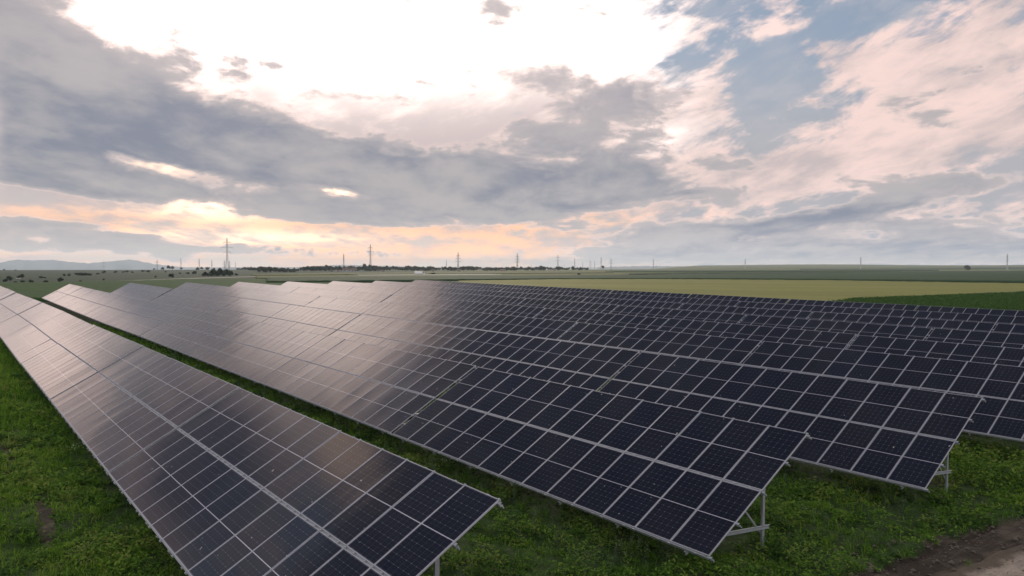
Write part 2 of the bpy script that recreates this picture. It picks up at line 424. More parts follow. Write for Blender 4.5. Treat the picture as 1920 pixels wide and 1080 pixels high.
def road_mat():
    m, nt, b = new_mat('dirt_road')
    p = coord(nt); x, y, z = sep(nt, p)
    fine = noise(nt, p, 14.0, 5, 0.65); mid = noise(nt, p, 1.1, 5, 0.6)
    d = x - y * 0.098
    rut = noise(nt, vec(nt, d * 3.0, y * 0.16, 0.0), 1.0, 5, 0.6)
    f = (mid * 0.4 + rut * 0.5 + fine * 0.35).step(0.45, 0.80)
    c = mixc(nt, f, (0.105, 0.084, 0.070), (0.33, 0.270, 0.228))
    e = attr(nt, 'edge')                          # loose dark soil spilling over the beaten track
    soil = mixc(nt, fine, (0.040, 0.030, 0.023), (0.105, 0.082, 0.064))
    c = mixc(nt, (e + (mid - 0.5) * 0.9 + (fine - 0.5) * 0.5).step(0.40, 0.62), c, soil)
    nt.links.new(c.k, b.inputs['Base Color']); b.inputs['Roughness'].default_value = 0.95; b.inputs['IOR'].default_value = 1.25
    bump(nt, b, fine * 0.7 + rut + mid, 0.8, 0.05)
    return m
M['road'] = road_mat()
# ---------------------------------------------------------------- ground
def sm(t):
    t = np.clip(t, 0, 1); return t * t * (3 - 2 * t)
PX = [-400, 11, 26, 41, 57, 73, 89, 111, 147, 200, 330, 700, 1300, 60000]
PZ = [-6.63, -6.63, -6.48, -6.33, -6.18, -5.98, -5.85, -5.62, -5.22, -5.20, -5.30, -6.0, -6.6, -6.6]
CLEAR = 0.80
def edge_z(x):                     # height of the lower panel edge along the rows
    return np.interp(-np.asarray(x, float), PX, PZ)
def G(x, y):
    x = np.asarray(x, float); y = np.asarray(y, float)
    d = np.hypot(x, y)
    azi = np.degrees(np.arctan2(-x, y)); az = YAW - azi
    rise = (edge_z(x) + 6.63) * np.where(y > 80, np.exp(-((y - 80) / 130.0) ** 2), np.where(y < -30, np.exp(-((y + 30) / 100.0) ** 2), 1.0))
    z = -6.63 - CLEAR + rise
    right = sm((az - 3) / 12.0)
    z = z + right * (16.5 * sm((d - 1700) / 3300.0) + 3.0 * np.sin(az * 0.35) * sm((d - 2500) / 2500)) - right * 60 * sm((d - 5400) / 3000.0)
    z = z - (1 - right) * 70 * sm((d - 1750) / 2600.0)
    return z
def wob(x, y, s, k):               # cheap smooth noise for bare patches and lumps
    return (np.sin(x * s + 1.7 * np.sin(y * s * 0.73 + k)) * np.cos(y * s * 1.13 + 1.3 * np.sin(x * s * 0.61 + 2 * k)))
CAMR = (Matrix.Rotation(R(YAW), 3, 'Z') @ Matrix.Rotation(R(90 + PITCH), 3, 'X'))
CAMN = np.array(CAMR)
def hit(x, y, add=0.0):            # where the line of sight through a photo pixel meets the ground
    d = CAMN @ np.array([(x - 960) / 1393.5, (540 - y) / 1393.5, -1.0])
    z = -7.2
    for _ in range(30):
        t = (z) / d[2]
        z = 0.5 * z + 0.5 * (float(G(d[0] * t, d[1] * t)) + add)
    return d[0] * t, d[1] * t
def road_x(y): return -7.84 + 0.098 * (np.asarray(y, float) - 18.2)

def mesh_obj(name, verts, faces, mat, parent=None, smooth=False, attrs=None, uv=None):
    me = bpy.data.meshes.new(name)
    verts = np.asarray(verts, np.float32); faces = np.asarray(faces, np.int32)
    k = faces.shape[1]
    me.vertices.add(len(verts)); me.vertices.foreach_set('co', verts.ravel())
    me.loops.add(faces.size); me.loops.foreach_set('vertex_index', faces.ravel())
    me.polygons.add(len(faces)); me.polygons.foreach_set('loop_start', np.arange(0, faces.size, k, dtype=np.int32))
    try: me.polygons.foreach_set('loop_total', np.full(len(faces), k, dtype=np.int32))
    except Exception: pass
    if smooth: me.polygons.foreach_set('use_smooth', np.ones(len(faces), bool))
    for an, (dom, vals) in (attrs or {}).items():
        at = me.attributes.new(an, 'FLOAT', dom); at.data.foreach_set('value', np.asarray(vals, np.float32))
    for mm in (mat if isinstance(mat, (list, tuple)) else [mat]): me.materials.append(mm)
    me.update(calc_edges=True); me.validate()
    o = bpy.data.objects.new(name, me); COL.objects.link(o)
    if parent: o.parent = parent
    return o
def grid_faces(nu, nv, wrap=False):
    i = np.arange(nu if wrap else nu - 1)[:, None]; j = np.arange(nv - 1)[None, :]
    a = i * nv + j; b_ = ((i + 1) % nu) * nv + j
    return np.stack([a, b_, b_ + 1, a + 1], -1).reshape(-1, 4)
def tag(o, label=None, cat=None, group=None, kind=None):
    if label: o['label'] = label
    if cat: o['category'] = cat
    if group: o['group'] = group
    if kind: o['kind'] = kind
    return o
def empty(name, loc=(0, 0, 0)):
    e = bpy.data.objects.new(name, None); COL.objects.link(e); e.location = loc; e.empty_display_size = 0.3
    return e

rr = np.concatenate([np.arange(2, 7, 0.5), 7 * 1.0125 ** np.arange(0, 225), 7 * 1.0125 ** 225 * 1.045 ** np.arange(1, 148)])
fa = np.concatenate([np.arange(-44, 44, 0.28), np.arange(44, 316, 3.0)])
aa = np.radians(YAW - fa)
gx = -np.sin(aa)[:, None] * rr[None, :]; gy = np.cos(aa)[:, None] * rr[None, :]
gz = G(gx, gy)
nearm = 1 - sm((np.hypot(gx, gy) - 60) / 40)
rd = gx - road_x(gy)
onroad = sm((rd + 0.3) / 0.8) * (1 - sm((rd - 4.6) / 0.6))
verge = np.exp(-((rd + 1.3) / 1.0) ** 2)
lump = 0.05 * wob(gx, gy, 1.9, 0.3) + 0.03 * wob(gx, gy, 4.1, 1.1) + 0.02 * wob(gx, gy, 9.0, 2.1)
ruts = -0.07 * np.exp(-((rd + 0.9 + 0.1 * np.sin(gy * 0.9)) / 0.16) ** 2) - 0.06 * np.exp(-((rd + 1.7) / 0.18) ** 2) + 0.06 * np.exp(-((rd + 1.3) / 0.2) ** 2)
gz = gz + nearm * (lump * (1 - onroad * 0.8) + ruts - 0.05 * onroad)
patch = wob(gx, gy, 0.55, 0.7) * 0.5 + wob(gx, gy, 1.3, 1.9) * 0.35
def bare_at(x, y):
    rd = x - road_x(y)
    p = wob(x, y, 0.55, 0.7) * 0.5 + wob(x, y, 1.3, 1.9) * 0.35
    b = 0.12 + 0.34 * p
    b = b + 0.75 * sm((rd + 1.6) / 1.2) + 0.30 * np.exp(-((rd + 3.2) / 1.2) ** 2) * (0.5 + p)
    b = b + 1.05 * np.exp(-((y - 2.25 - 0.22 * np.sin(x * 0.4)) / 0.30) ** 2) * sm(wob(x, y, 0.30, 3.3) * 1.5 + 0.7) * (x < -15)
    b = b + 0.42 * np.exp(-(((x + 13.4) / 2.2) ** 2 + ((y - 8.6) / 1.6) ** 2))      # worn ground by the first table end
    b = b - 0.35 * (y < 3.9) * (x < -14)
    return b
bare = bare_at(gx, gy)
far = sm((np.hypot(gx, gy) - 110) / 60)
gaz = np.repeat(fa[:, None], len(rr), 1)
plain_ = sm((gaz + 12) / 10)
ground = mesh_obj('ground', np.stack([gx, gy, gz], -1).reshape(-1, 3), grid_faces(len(fa), len(rr), True)[:, ::-1], M['ground'], smooth=True,
                  attrs={'bare': ('POINT', bare.ravel()), 'far': ('POINT', far.ravel()), 'plain': ('POINT', plain_.ravel())})
tag(ground, kind='structure')

# the dirt road past the row ends
ry_ = np.concatenate([np.arange(-30, 60, 0.12), np.arange(60, 240, 2.0)])
ru = np.linspace(0, 1, 60)
rX = road_x(ry_)[:, None] + (0.10 * np.sin(ry_ * 0.31) + 0.05 * np.sin(ry_ * 1.3 + 1) + 0.03 * np.sin(ry_ * 3.7))[:, None] * (1 - ru)[None, :] + ru[None, :] * 4.3
rY = np.repeat(ry_[:, None], len(ru), 1)
w_ = ru * 4.3
prof = -0.06 * np.exp(-((w_ - 1.0) / 0.22) ** 2) - 0.06 * np.exp(-((w_ - 2.9) / 0.22) ** 2) + 0.03 * np.exp(-((w_ - 1.95) / 0.4) ** 2)
rZ = G(rX, rY) + 0.035 + prof[None, :] + 0.012 * wob(rX, rY, 5.0, 0.4) + 0.010 * wob(rX, rY, 11.0, 1.4) - 0.12 * (1 - sm(ru / 0.05))[None, :] - 0.12 * (1 - sm((1 - ru) / 0.05))[None, :]
road = mesh_obj('dirt_road', np.stack([rX, rY, rZ], -1).reshape(-1, 3), grid_faces(len(ry_), len(ru))[:, ::-1], M['road'], smooth=True,
                attrs={'edge': ('POINT', np.repeat((np.clip(1 - ru / 0.28, 0, 1) * 0.9 + np.clip((ru - 0.85) / 0.15, 0, 1) * 0.9)[None, :], len(ry_), 0).ravel())})
tag(road, kind='structure')

# crop fields: each one a block of standing crop with its own height
def field(name, top, bot, h, mat, nu=90, nv=14, kind='structure'):
    """top / bot: outline of the far and the near edge as photo pixels along the ground"""
    T = np.array([hit(*p) for p in top]); B = np.array([hit(*p) for p in bot])
    def res(A):
        s = np.linspace(0, 1, len(A)); q = np.linspace(0, 1, nu)
        return np.stack([np.interp(q, s, A[:, 0]), np.interp(q, s, A[:, 1])], -1)
    T, B = res(T), res(B)
    v = np.linspace(0, 1, nv)
    v = np.concatenate([[0], v, [1]])
    P = B[:, None, :] * (1 - v)[None, :, None] + T[:, None, :] * v[None, :, None]
    z = G(P[..., 0], P[..., 1])
    hh = np.full(len(v), h); hh[0] = hh[-1] = -0.3
    jit = RNG.uniform(-0.12, 0.12, z.shape) * h
    z = z + hh[None, :] + jit * (hh > 0)[None, :]
    V = np.concatenate([P, z[..., None]], -1)
    V = np.concatenate([V[:1] + [0, 0, -h - 0.3], V, V[-1:] + [0, 0, -h - 0.3]], 0)
    o = mesh_obj(name, V.reshape(-1, 3), grid_faces(V.shape[0], V.shape[1]), mat, smooth=False)
    return tag(o, kind=kind)
XL, XR = -500, 2500
field('green_field', [(-400, 536), (0, 531.5), (130, 530.5), (245, 527.5), (350, 523.8), (480, 523.6), (660, 529)],
      [(-400, 566), (0, 566), (130, 566), (245, 566), (350, 562), (480, 560), (660, 545)], 0.35, M['green_crop'])
field('meadow', [(470, 514.5), (560, 513), (640, 512), (900, 510), (1150, 508.5)], [(470, 516.5), (560, 516.5), (640, 515.5), (900, 514), (1150, 512)], 0.5, M['stubble'])
field('meadow', [(480, 518.5), (560, 517.5), (640, 517), (900, 516), (1180, 513.5)], [(480, 523), (560, 522.5), (640, 521.5), (900, 519.5), (1180, 517.5)], 0.5, M['stubble'])
field('dark_crop_field', [(500, 524), (640, 521.5), (880, 519.6), (1040, 519), (1200, 517), (1290, 515), (1560, 513.5), (1700, 510), (1920, 508.5), (2500, 503.5)],
      [(500, 532), (640, 531), (880, 527), (1040, 524.8), (1200, 524.5), (1290, 524.8), (1560, 527), (1700, 529.5), (1920, 533), (2500, 545)], 0.9, M['dark_crop'], 160, 20)
field('wheat_field', [(860, 528.2), (1040, 525.2), (1200, 525), (1290, 525.4), (1560, 527.5), (1700, 530), (1920, 533.8), (2500, 546)],
      [(860, 545), (1040, 552), (1200, 560), (1290, 566), (1560, 576), (1700, 564), (1920, 553), (2500, 535)], 0.55, M['wheat'], 160, 30)
field('dark_crop_field', [(1135, 508.2), (1300, 507.4), (1560, 507.0), (1760, 506.5)], [(1135, 510.3), (1300, 510.6), (1560, 509.0), (1760, 507.6)], 0.8, M['dark_crop'])
field('dark_crop_field', [(1180, 514.4), (1290, 512.6), (1560, 510.8), (1690, 509.6)], [(1180, 515.6), (1290, 514.6), (1560, 513.2), (1690, 510.6)], 0.9, M['maize_soil'])
field('meadow', [(1500, 504.0), (1760, 503.0), (1960, 502.4), (2400, 500)], [(1500, 505.6), (1760, 505.0), (1960, 504.4), (2400, 502)], 0.5, M['dark_crop'])
maize = field('maize_field', [(1600, 569), (1700, 563.5), (1920, 552.5), (2100, 545), (2500, 530)], [(1600, 590), (1700, 592), (1920, 600), (2100, 606), (2500, 620)], 0.9, M['maize_soil'], 120, 16)
# pale farm track and the gravel strip beyond the fields
def ribbon(name, pts, w, mat, up=0.25):
    A = np.array([hit(*p) for p in pts]); s = np.linspace(0, 1, len(A)); q = np.linspace(0, 1, 80)
    A = np.stack([np.interp(q, s, A[:, 0]), np.interp(q, s, A[:, 1])], -1)
    t = np.gradient(A, axis=0); n = np.stack([-t[:, 1], t[:, 0]], -1) / np.linalg.norm(t, axis=1)[:, None]
    V = [np.concatenate([A + n * k, (G(*(A + n * k).T) + z)[:, None]], -1) for k, z in ((-w, -0.4), (-w * 0.9, up), (w * 0.9, up), (w, -0.4))]
    V = np.stack(V, 1)
    return tag(mesh_obj(name, V.reshape(-1, 3), grid_faces(V.shape[0], 4)[:, ::-1], mat), kind='structure')
ribbon('path', [(230, 527.2), (350, 522.5), (480, 518.6), (640, 516.2)], 4.0, M['path'], 0.1)
ribbon('path', [(662, 517.2), (760, 516.6), (850, 516.2), (930, 515.6)], 9.0, plain('white_gravel', (0.55, 0.53, 0.47), 0.9, 0, 0.3, 0.15), 0.75)

# mountains and low hills at the edge of the plain
def hill(name, prof, dist, depth, mat, label=None):
    xs = np.array([p[0] for p in prof], float); ys = np.array([p[1] for p in prof], float)
    q = np.linspace(xs[0], xs[-1], 160); yy = np.interp(q, xs, ys)
    yy = yy + np.where((q > xs[0] + 5) & (q < xs[-1] - 5), 0.35 * np.sin(q * 0.31) + 0.22 * np.sin(q * 0.83 + 1), 0)
    V = []
    for k, f in ((-1.0, 0.0), (-0.7, 0.35), (-0.35, 0.75), (0.0, 1.0), (0.4, 0.7), (1.0, 0.0)):
        row = []
        for x, y in zip(q, yy):
            d = CAMN @ np.array([(x - 960) / 1393.5, (540 - y) / 1393.5, -1.0]); hd = math.hypot(d[0], d[1])
            top = d[2] / hd * dist; low = -95.0
            D = dist + k * depth + 0.12 * depth * math.sin(x * 0.11 + k * 5) * (k != 0)
            row.append((d[0] / hd * D, d[1] / hd * D, low + (top - low) * f))
        V.append(row)
    V = np.array(V)
    return tag(mesh_obj(name, V.reshape(-1, 3), grid_faces(V.shape[0], V.shape[1]), mat, smooth=True), kind='structure')
hm = plain('far_hills', (0.15, 0.185, 0.19), 0.95, 0, 0.3, 0.002)  # pale blue grey puts part of the distance haze into the hill colour
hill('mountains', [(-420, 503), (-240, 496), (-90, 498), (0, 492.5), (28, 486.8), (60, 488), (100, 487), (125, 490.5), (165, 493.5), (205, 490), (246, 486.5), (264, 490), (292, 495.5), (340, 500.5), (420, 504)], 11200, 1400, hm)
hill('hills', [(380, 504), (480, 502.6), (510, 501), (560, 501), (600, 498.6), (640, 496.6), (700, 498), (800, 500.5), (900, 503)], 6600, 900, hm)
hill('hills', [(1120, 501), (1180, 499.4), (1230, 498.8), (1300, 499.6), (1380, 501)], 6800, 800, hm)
# ---------------------------------------------------------------- solar tables
TILT = 29.204
CT, ST = math.cos(R(TILT)), math.sin(R(TILT))
CP = 1.154                      # pitch of the panel columns
SL = 4.662                      # length of the slope: two panels and the gap between them
NC = 13
TL = NC * CP + 0.168            # pitch of the tables along a row
ROWS = [(-11.039, 4.176, 0.0), (-10.581, 13.936, -0.03), (-9.793, 23.158, 0.03), (-9.160, 32.475, 0.05),
        (-8.55, 41.8, -0.10), (-7.95, 51.15, -0.10), (-7.25, 60.5, -0.16), (-6.65, 69.9, -0.14), (-6.05, 79.3, -0.14)]

class MB:
    """collects boxes and bars into one mesh"""
    def __init__(s): s.v, s.f, s.m = [], [], []
    def box(s, x0, x1, y0, y1, z0, z1, mi=0, M_=None):
        n = len(s.v)
        for z in (z0, z1):
            for y in (y0, y1):
                for x in (x0, x1):
                    p = Vector((x, y, z)); s.v.append(tuple(M_ @ p) if M_ else tuple(p))
        for q in ((0, 2, 3, 1), (4, 5, 7, 6), (0, 1, 5, 4), (2, 6, 7, 3), (0, 4, 6, 2), (1, 3, 7, 5)):
            s.f.append([n + i for i in q]); s.m.append(mi)
        return s
    def bar(s, a, b, w, h, mi=0):
        a, b = Vector(a), Vector(b); d = b - a; L = d.length
        q = d.to_track_quat('X', 'Z').to_matrix().to_4x4(); q.translation = a
        return s.box(0, L, -w / 2, w / 2, -h / 2, h / 2, mi, q)
    def cbar(s, a, b, w, h, t=0.006, mi=0):
        """cold rolled C section: web and two flanges"""
        a, b = Vector(a), Vector(b); d = b - a; L = d.length
        q = d.to_track_quat('X', 'Z').to_matrix().to_4x4(); q.translation = a
        s.box(0, L, -w / 2, -w / 2 + t, -h / 2, h / 2, mi, q)
        s.box(0, L, -w / 2 + t, w / 2, -h / 2, -h / 2 + t, mi, q)
        s.box(0, L, -w / 2 + t, w / 2, h / 2 - t, h / 2, mi, q)
        return s
    def mesh(s, name, mats):
        me = bpy.data.meshes.new(name)
        me.from_pydata(s.v, [], s.f)
        for mm in (mats if isinstance(mats, (list, tuple)) else [mats]): me.materials.append(mm)
        me.polygons.foreach_set('material_index', s.m); me.update()
        return me

LIP, FD = 0.0145, 0.035
def frame_mb(mi=0):
    mb = MB()
    for x0, x1, y0, y1 in ((0, LIP, 0, PH), (PW - LIP, PW, 0, PH), (LIP, PW - LIP, 0, LIP), (LIP, PW - LIP, PH - LIP, PH)):
        mb.box(x0, x1, y0, y1, -FD, 0.0, mi)
    return mb
def glass_mesh(name, k, sag, twist, with_frame):
    """laminate of one panel, slightly bowed; x along the row, y up the slope"""
    nu, nv = 7, 9
    me = bpy.data.meshes.new(name)
    bm = bmesh.new(); uvl = bm.loops.layers.uv.new('UVMap')
    g = []
    for i in range(nu):
        for j in range(nv):
            u, v = i / (nu - 1), j / (nv - 1)
            a, b = 2 * u - 1, 2 * v - 1
            z = -0.0035 - sag * (1 - a * a) * (1 - 0.6 * b * b) + twist * a * b
            g.append(bm.verts.new((LIP * 0.9 + u * (PW - 1.8 * LIP), LIP * 0.9 + v * (PH - 1.8 * LIP), z)))
    for i in range(nu - 1):
        for j in range(nv - 1):
            f = bm.faces.new((g[i * nv + j], g[(i + 1) * nv + j], g[(i + 1) * nv + j + 1], g[i * nv + j + 1]))
            f.smooth = True; f.material_index = 0
            for l in f.loops: l[uvl].uv = (l.vert.co.x, l.vert.co.y)
    # dark back sheet
    q = [bm.verts.new(p) for p in ((LIP * .9, LIP * .9, -0.012), (LIP * .9, PH - LIP * .9, -0.012), (PW - LIP * .9, PH - LIP * .9, -0.012), (PW - LIP * .9, LIP * .9, -0.012))]
    f = bm.faces.new(q); f.material_index = 1
    if with_frame:
        fm = frame_mb(1)
        vs = [bm.verts.new(p) for p in fm.v]
        for fc in fm.f:
            ff = bm.faces.new([vs[i] for i in fc]); ff.material_index = 1
    bm.to_mesh(me); bm.free()
    me.materials.append(M['glass']); me.materials.append(M['frame'])
    return me
VAR = [(0.0016, 0.0005), (0.0024, -0.0006), (0.0008, 0.0008), (-0.0010, -0.0004), (0.0030, 0.0010), (0.0004, -0.0009)]
GL_NEAR = [glass_mesh('solar_panel', k, s, t, False) for k, (s, t) in enumerate(VAR)]
GL_FAR = [glass_mesh('solar_panel', k, s, t, True) for k, (s, t) in enumerate(VAR)]
FRAME = frame_mb().mesh('frame', M['frame'])

XS = [-CP * c for c in (0.62, 2.58, 4.54, 6.50, 8.46, 10.42, 12.38)]   # the supports, measured from the right end
def slope(t, n=0.0):            # point t metres up the slope and n metres off the glass plane
    return (t * CT - n * ST, t * ST + n * CT)
PT = [0.0, 1.17, SL / 2, SL - 1.17, SL - 0.045]
def purlin_mesh(t):
    mb = MB()
    y, z = slope(t, -FD - 0.036)
    x0, x1 = 0.06, -NC * CP - 0.05
    rot = Matrix.Translation((0, y, z)) @ Matrix.Rotation(R(TILT), 4, 'X')
    mb.box(x1, x0, -0.032, -0.027, -0.035, 0.035, 0, rot)
    mb.box(x1, x0, -0.027, 0.032, 0.030, 0.035, 0, rot)
    mb.box(x1, x0, -0.027, 0.032, -0.035, -0.030, 0, rot)
    edge = t < 0.1 or t > SL - 0.1
    mid = abs(t - SL / 2) < 0.1
    for c in range(NC + 1):      # clamps that hold the panels down
        x = -c * CP + (-0.03 if c == 0 else 0.0)
        last = c == NC
        if edge:
            s_ = -0.05 if t < 0.1 else 0.05
            mb.box(x - 0.03, x + 0.03, s_ - 0.022, s_ + 0.014, 0.030, 0.080, 0, rot)
            if not last: mb.box(x - CP * 0.32, x - CP * 0.32 + 0.05, s_ - 0.016, s_ + 0.010, 0.030, 0.074, 0, rot)
        elif mid:
            mb.box(x - 0.03, x + 0.03, -0.018, 0.018, 0.036, 0.076, 0, rot)
            if last: continue
            mb.box(x - CP * 0.3, x - CP * 0.3 + 0.06, -0.018, 0.018, 0.036, 0.076, 0, rot)
            mb.box(x - CP * 0.7, x - CP * 0.7 + 0.06, -0.018, 0.018, 0.036, 0.076, 0, rot)
    # hooked end cleat
    mb.box(x0, x0 + 0.03, -0.012, 0.012, -0.075, -0.02, 0, rot)
    return mb.mesh('purlin', M['galv'])
PURLIN = [purlin_mesh(t) for t in PT]
def at_slope(t, n): 
    y, z = slope(t, n); return (0, y, z)
RAFTER = MB().cbar(at_slope(-0.06, -0.16), at_slope(SL - 0.12, -0.16), 0.05, 0.10).mesh('rafter', M['galv'])
BY = 3.10                       # the rear pile stands this far behind the lower edge
bz = BY * math.tan(R(TILT)) - 0.14 / CT
REAR = MB().cbar((0.055, BY, -CLEAR - 0.5), (0.055, BY, bz), 0.10, 0.055).mesh('pile', M['galv'])
FY = 0.72
STRUT = MB().cbar((0.11, BY + 0.22, -0.20), (0.11, FY - 0.1, 0.10), 0.05, 0.09).mesh('strut', M['galv'])
BRACE = MB().cbar((-0.06, 1.95, 1.95 * math.tan(R(TILT)) - 0.22), (-0.06, 3.55, -CLEAR + 0.02), 0.04, 0.05).mesh('brace', M['galv'])
# the whole substructure in one mesh for tables whose underside the photo does not show
def rack_mesh():
    me_all = bmesh.new()
    for me, xs in [(p, [0]) for p in PURLIN] + [(m_, XS) for m_ in (RAFTER, REAR, STRUT, BRACE)]:
        for x in xs:
            n = len(me_all.verts); me_all.from_mesh(me)
            me_all.verts.ensure_lookup_table()
            bmesh.ops.translate(me_all, vec=(x, 0, 0), verts=me_all.verts[n:])
    me = bpy.data.meshes.new('rack'); me_all.to_mesh(me); me_all.free(); me.materials.append(M['galv'])
    return me
RACK = rack_mesh()

ORD = ['first', 'second', 'third', 'fourth', 'fifth', 'sixth', 'seventh', 'eighth', 'ninth']
def link(name, me, parent, loc=(0, 0, 0), rot=(0, 0, 0)):
    o = bpy.data.objects.new(name, me); COL.objects.link(o); o.parent = parent
    o.location = loc; o.rotation_euler = rot
    return o
prng = random.Random(5)
ZROW0 = {3: 0.02, 4: 0.10, 5: 0.07}
def row_z(r, s):
    x0, y0, dz = ROWS[r]
    z = float(edge_z(x0 - s)) + dz * max(0.0, 1 - s / 120.0)
    if r == 0: z += float(np.interp(s, [0, 48, 64, 80, 100, 140], [0, 0, 0.08, 0.06, -0.10, -0.18]))
    if r == 1: z += float(np.interp(s, [0, 50, 76, 137], [0, 0, -0.12, -0.08]))
    return z
NEAR = {(0, 0), (0, 1), (0, 2), (1, 0), (1, 1), (2, 0), (3, 0), (2, 1)}
for r, (x0, y0, dz) in enumerate(ROWS):
    for t in range(9):
        s0 = t * TL
        za, zb = row_z(r, s0), row_z(r, s0 + NC * CP)
        lean = math.atan2(zb - za, NC * CP)      # the table follows the ground along the row
        T = empty('solar_table', (x0 - s0, y0 + (prng.uniform(-0.02, 0.02) if t else 0), za + (prng.uniform(-0.025, 0.025) if t else 0)))
        T.rotation_euler = (prng.uniform(-0.12, 0.12) * R(1) * (t > 0) * 4, lean, 0)
        rowname = 'front' if r == 0 else ('rearmost' if r == 8 else ORD[r])
        if t == 0: where = 'nearest to the dirt road in the %s row' % rowname
        elif t == 8: where = 'at the far left end of the %s row' % rowname
        else: where = '%s from the near end in the %s row' % (ORD[t], rowname)
        look = 'dark navy solar table ' if (t + r * 0.6 < 3.2 and r > 0) or (r == 0 and t == 0) else ('solar table reflecting pinkish cloud, ' if t > 2 else 'dusky solar table ')
        tag(T, look + where, 'solar table', 'solar tables standing in nine rows')
        near = (r, t) in NEAR
        tw = prng.uniform(-0.25, 0.25)
        for c in range(NC):
            for h in range(2):
                k = prng.randrange(6)
                p = slope(h * (PH + 0.058))
                ex = R(TILT + prng.gauss(0, 0.13) + 0.10 * math.sin(c * 0.9 + r * 2 + t))
                ey = R(prng.gauss(0, 0.16))
                o = link('solar_panel', (GL_NEAR if near else GL_FAR)[k], T, (-(c + 1) * CP + 0.010, p[0], p[1]), (ex, ey, 0))
                if near: link('frame', FRAME, o)
        if near:
            for me in PURLIN: link('purlin', me, T)
            for x in XS:
                link('rafter', RAFTER, T, (x, 0, 0)); link('pile', REAR, T, (x, 0, 0));
                link('strut', STRUT, T, (x, 0, 0)); link('brace', BRACE, T, (x, 0, 0))
        else:
            link('rack', RACK, T)
# ---------------------------------------------------------------- trees, bushes, houses and pylons on the plain
def crown_mesh(name, seed, n, rx, rz, lobes, base, leaf, gap=0.0):
    """a crown of small leaf clumps spread over several uneven lobes; radius about rx, height about rz, foot at z = base"""
    g = np.random.default_rng(seed)
    C = []
    for i in range(lobes):
        a = g.uniform(0, 2 * np.pi); q = g.uniform(0.05, 0.72) * rx * (0.55 if i == 0 else 1)
        zz = base + rz * g.uniform(0.30, 0.80) * (1 - 0.35 * q / rx)
        rr_ = g.uniform(0.26, 0.48) * min(rx, rz * 0.8)
        C.append((q * np.cos(a), q * np.sin(a), zz, rr_))
    C = np.array(C)
    idx = g.integers(0, lobes, n)
    d = g.normal(size=(n, 3)); d /= np.linalg.norm(d, axis=1)[:, None]
    rad = C[idx, 3] * g.uniform(0.55, 1.08, n)
    P = C[idx, :3] + d * rad[:, None] * np.array([1, 1, 0.9])
    P[:, 2] = np.maximum(P[:, 2], base + 0.02 * rz)
    nrm = d + g.normal(scale=0.5, size=(n, 3)); nrm /= np.linalg.norm(nrm, axis=1)[:, None]
    t = np.cross(nrm, g.normal(size=(n, 3))); t /= np.linalg.norm(t, axis=1)[:, None]
    b = np.cross(nrm, t)
    P[:, 2] = base + (P[:, 2] - base) * ((1.0 - base - leaf * 0.5) / (np.percentile(P[:, 2], 95) - base))
    P[:, :2] *= rx / np.percentile(np.hypot(P[:, 0], P[:, 1]), 95)
    leaf = leaf * 1.45
    s = leaf * g.uniform(0.6, 1.3, n)[:, None]
    V = np.stack([P - t * s - b * s * .6, P + t * s * .3 - b * s * .9, P + t * s + b * s * .5, P - t * s * .4 + b * s], 1).reshape(-1, 3)
    F = np.arange(4 * n).reshape(-1, 4)
    tone = np.clip(0.5 + 0.35 * (g.normal(size=n) * 0.6) + 0.3 * ((idx % 3) - 1), 0, 1)
    return V, F, tone
def bake(name, V, F, tone, mat):
    o = mesh_obj(name, V, F, mat, attrs={'tone': ('FACE', tone)})
    me = o.data; bpy.data.objects.remove(o); return me
def trunk_mesh(h, r, seed):
    g = random.Random(seed); mb = MB()
    pts = [Vector((0, 0, -0.5))]
    for k in range(1, 5): pts.append(Vector((g.uniform(-.04, .04) * h, g.uniform(-.04, .04) * h, h * k / 4)))
    n = 7; V = []; F = []
    def tube(ps, r0, r1):
        o = len(V)
        for k, p in enumerate(ps):
            rr_ = r0 + (r1 - r0) * k / (len(ps) - 1)
            for i in range(n):
                a = 2 * math.pi * i / n; V.append((p.x + rr_ * math.cos(a), p.y + rr_ * math.sin(a), p.z))
        for k in range(len(ps) - 1):
            for i in range(n):
                F.append((o + k * n + i, o + k * n + (i + 1) % n, o + (k + 1) * n + (i + 1) % n, o + (k + 1) * n + i))
    tube(pts, r, r * 0.35)
    for _ in range(4):
        a = g.uniform(0, 6.28); z = g.uniform(0.45, 0.8) * h
        tube([Vector((0, 0, z)), Vector((math.cos(a) * h * .16, math.sin(a) * h * .16, z + h * .16)), Vector((math.cos(a) * h * .3, math.sin(a) * h * .3, z + h * .24))], r * 0.4, r * 0.12)
    o = mesh_obj('trunk', V, F, M['bark']); me = o.data; bpy.data.objects.remove(o); return me
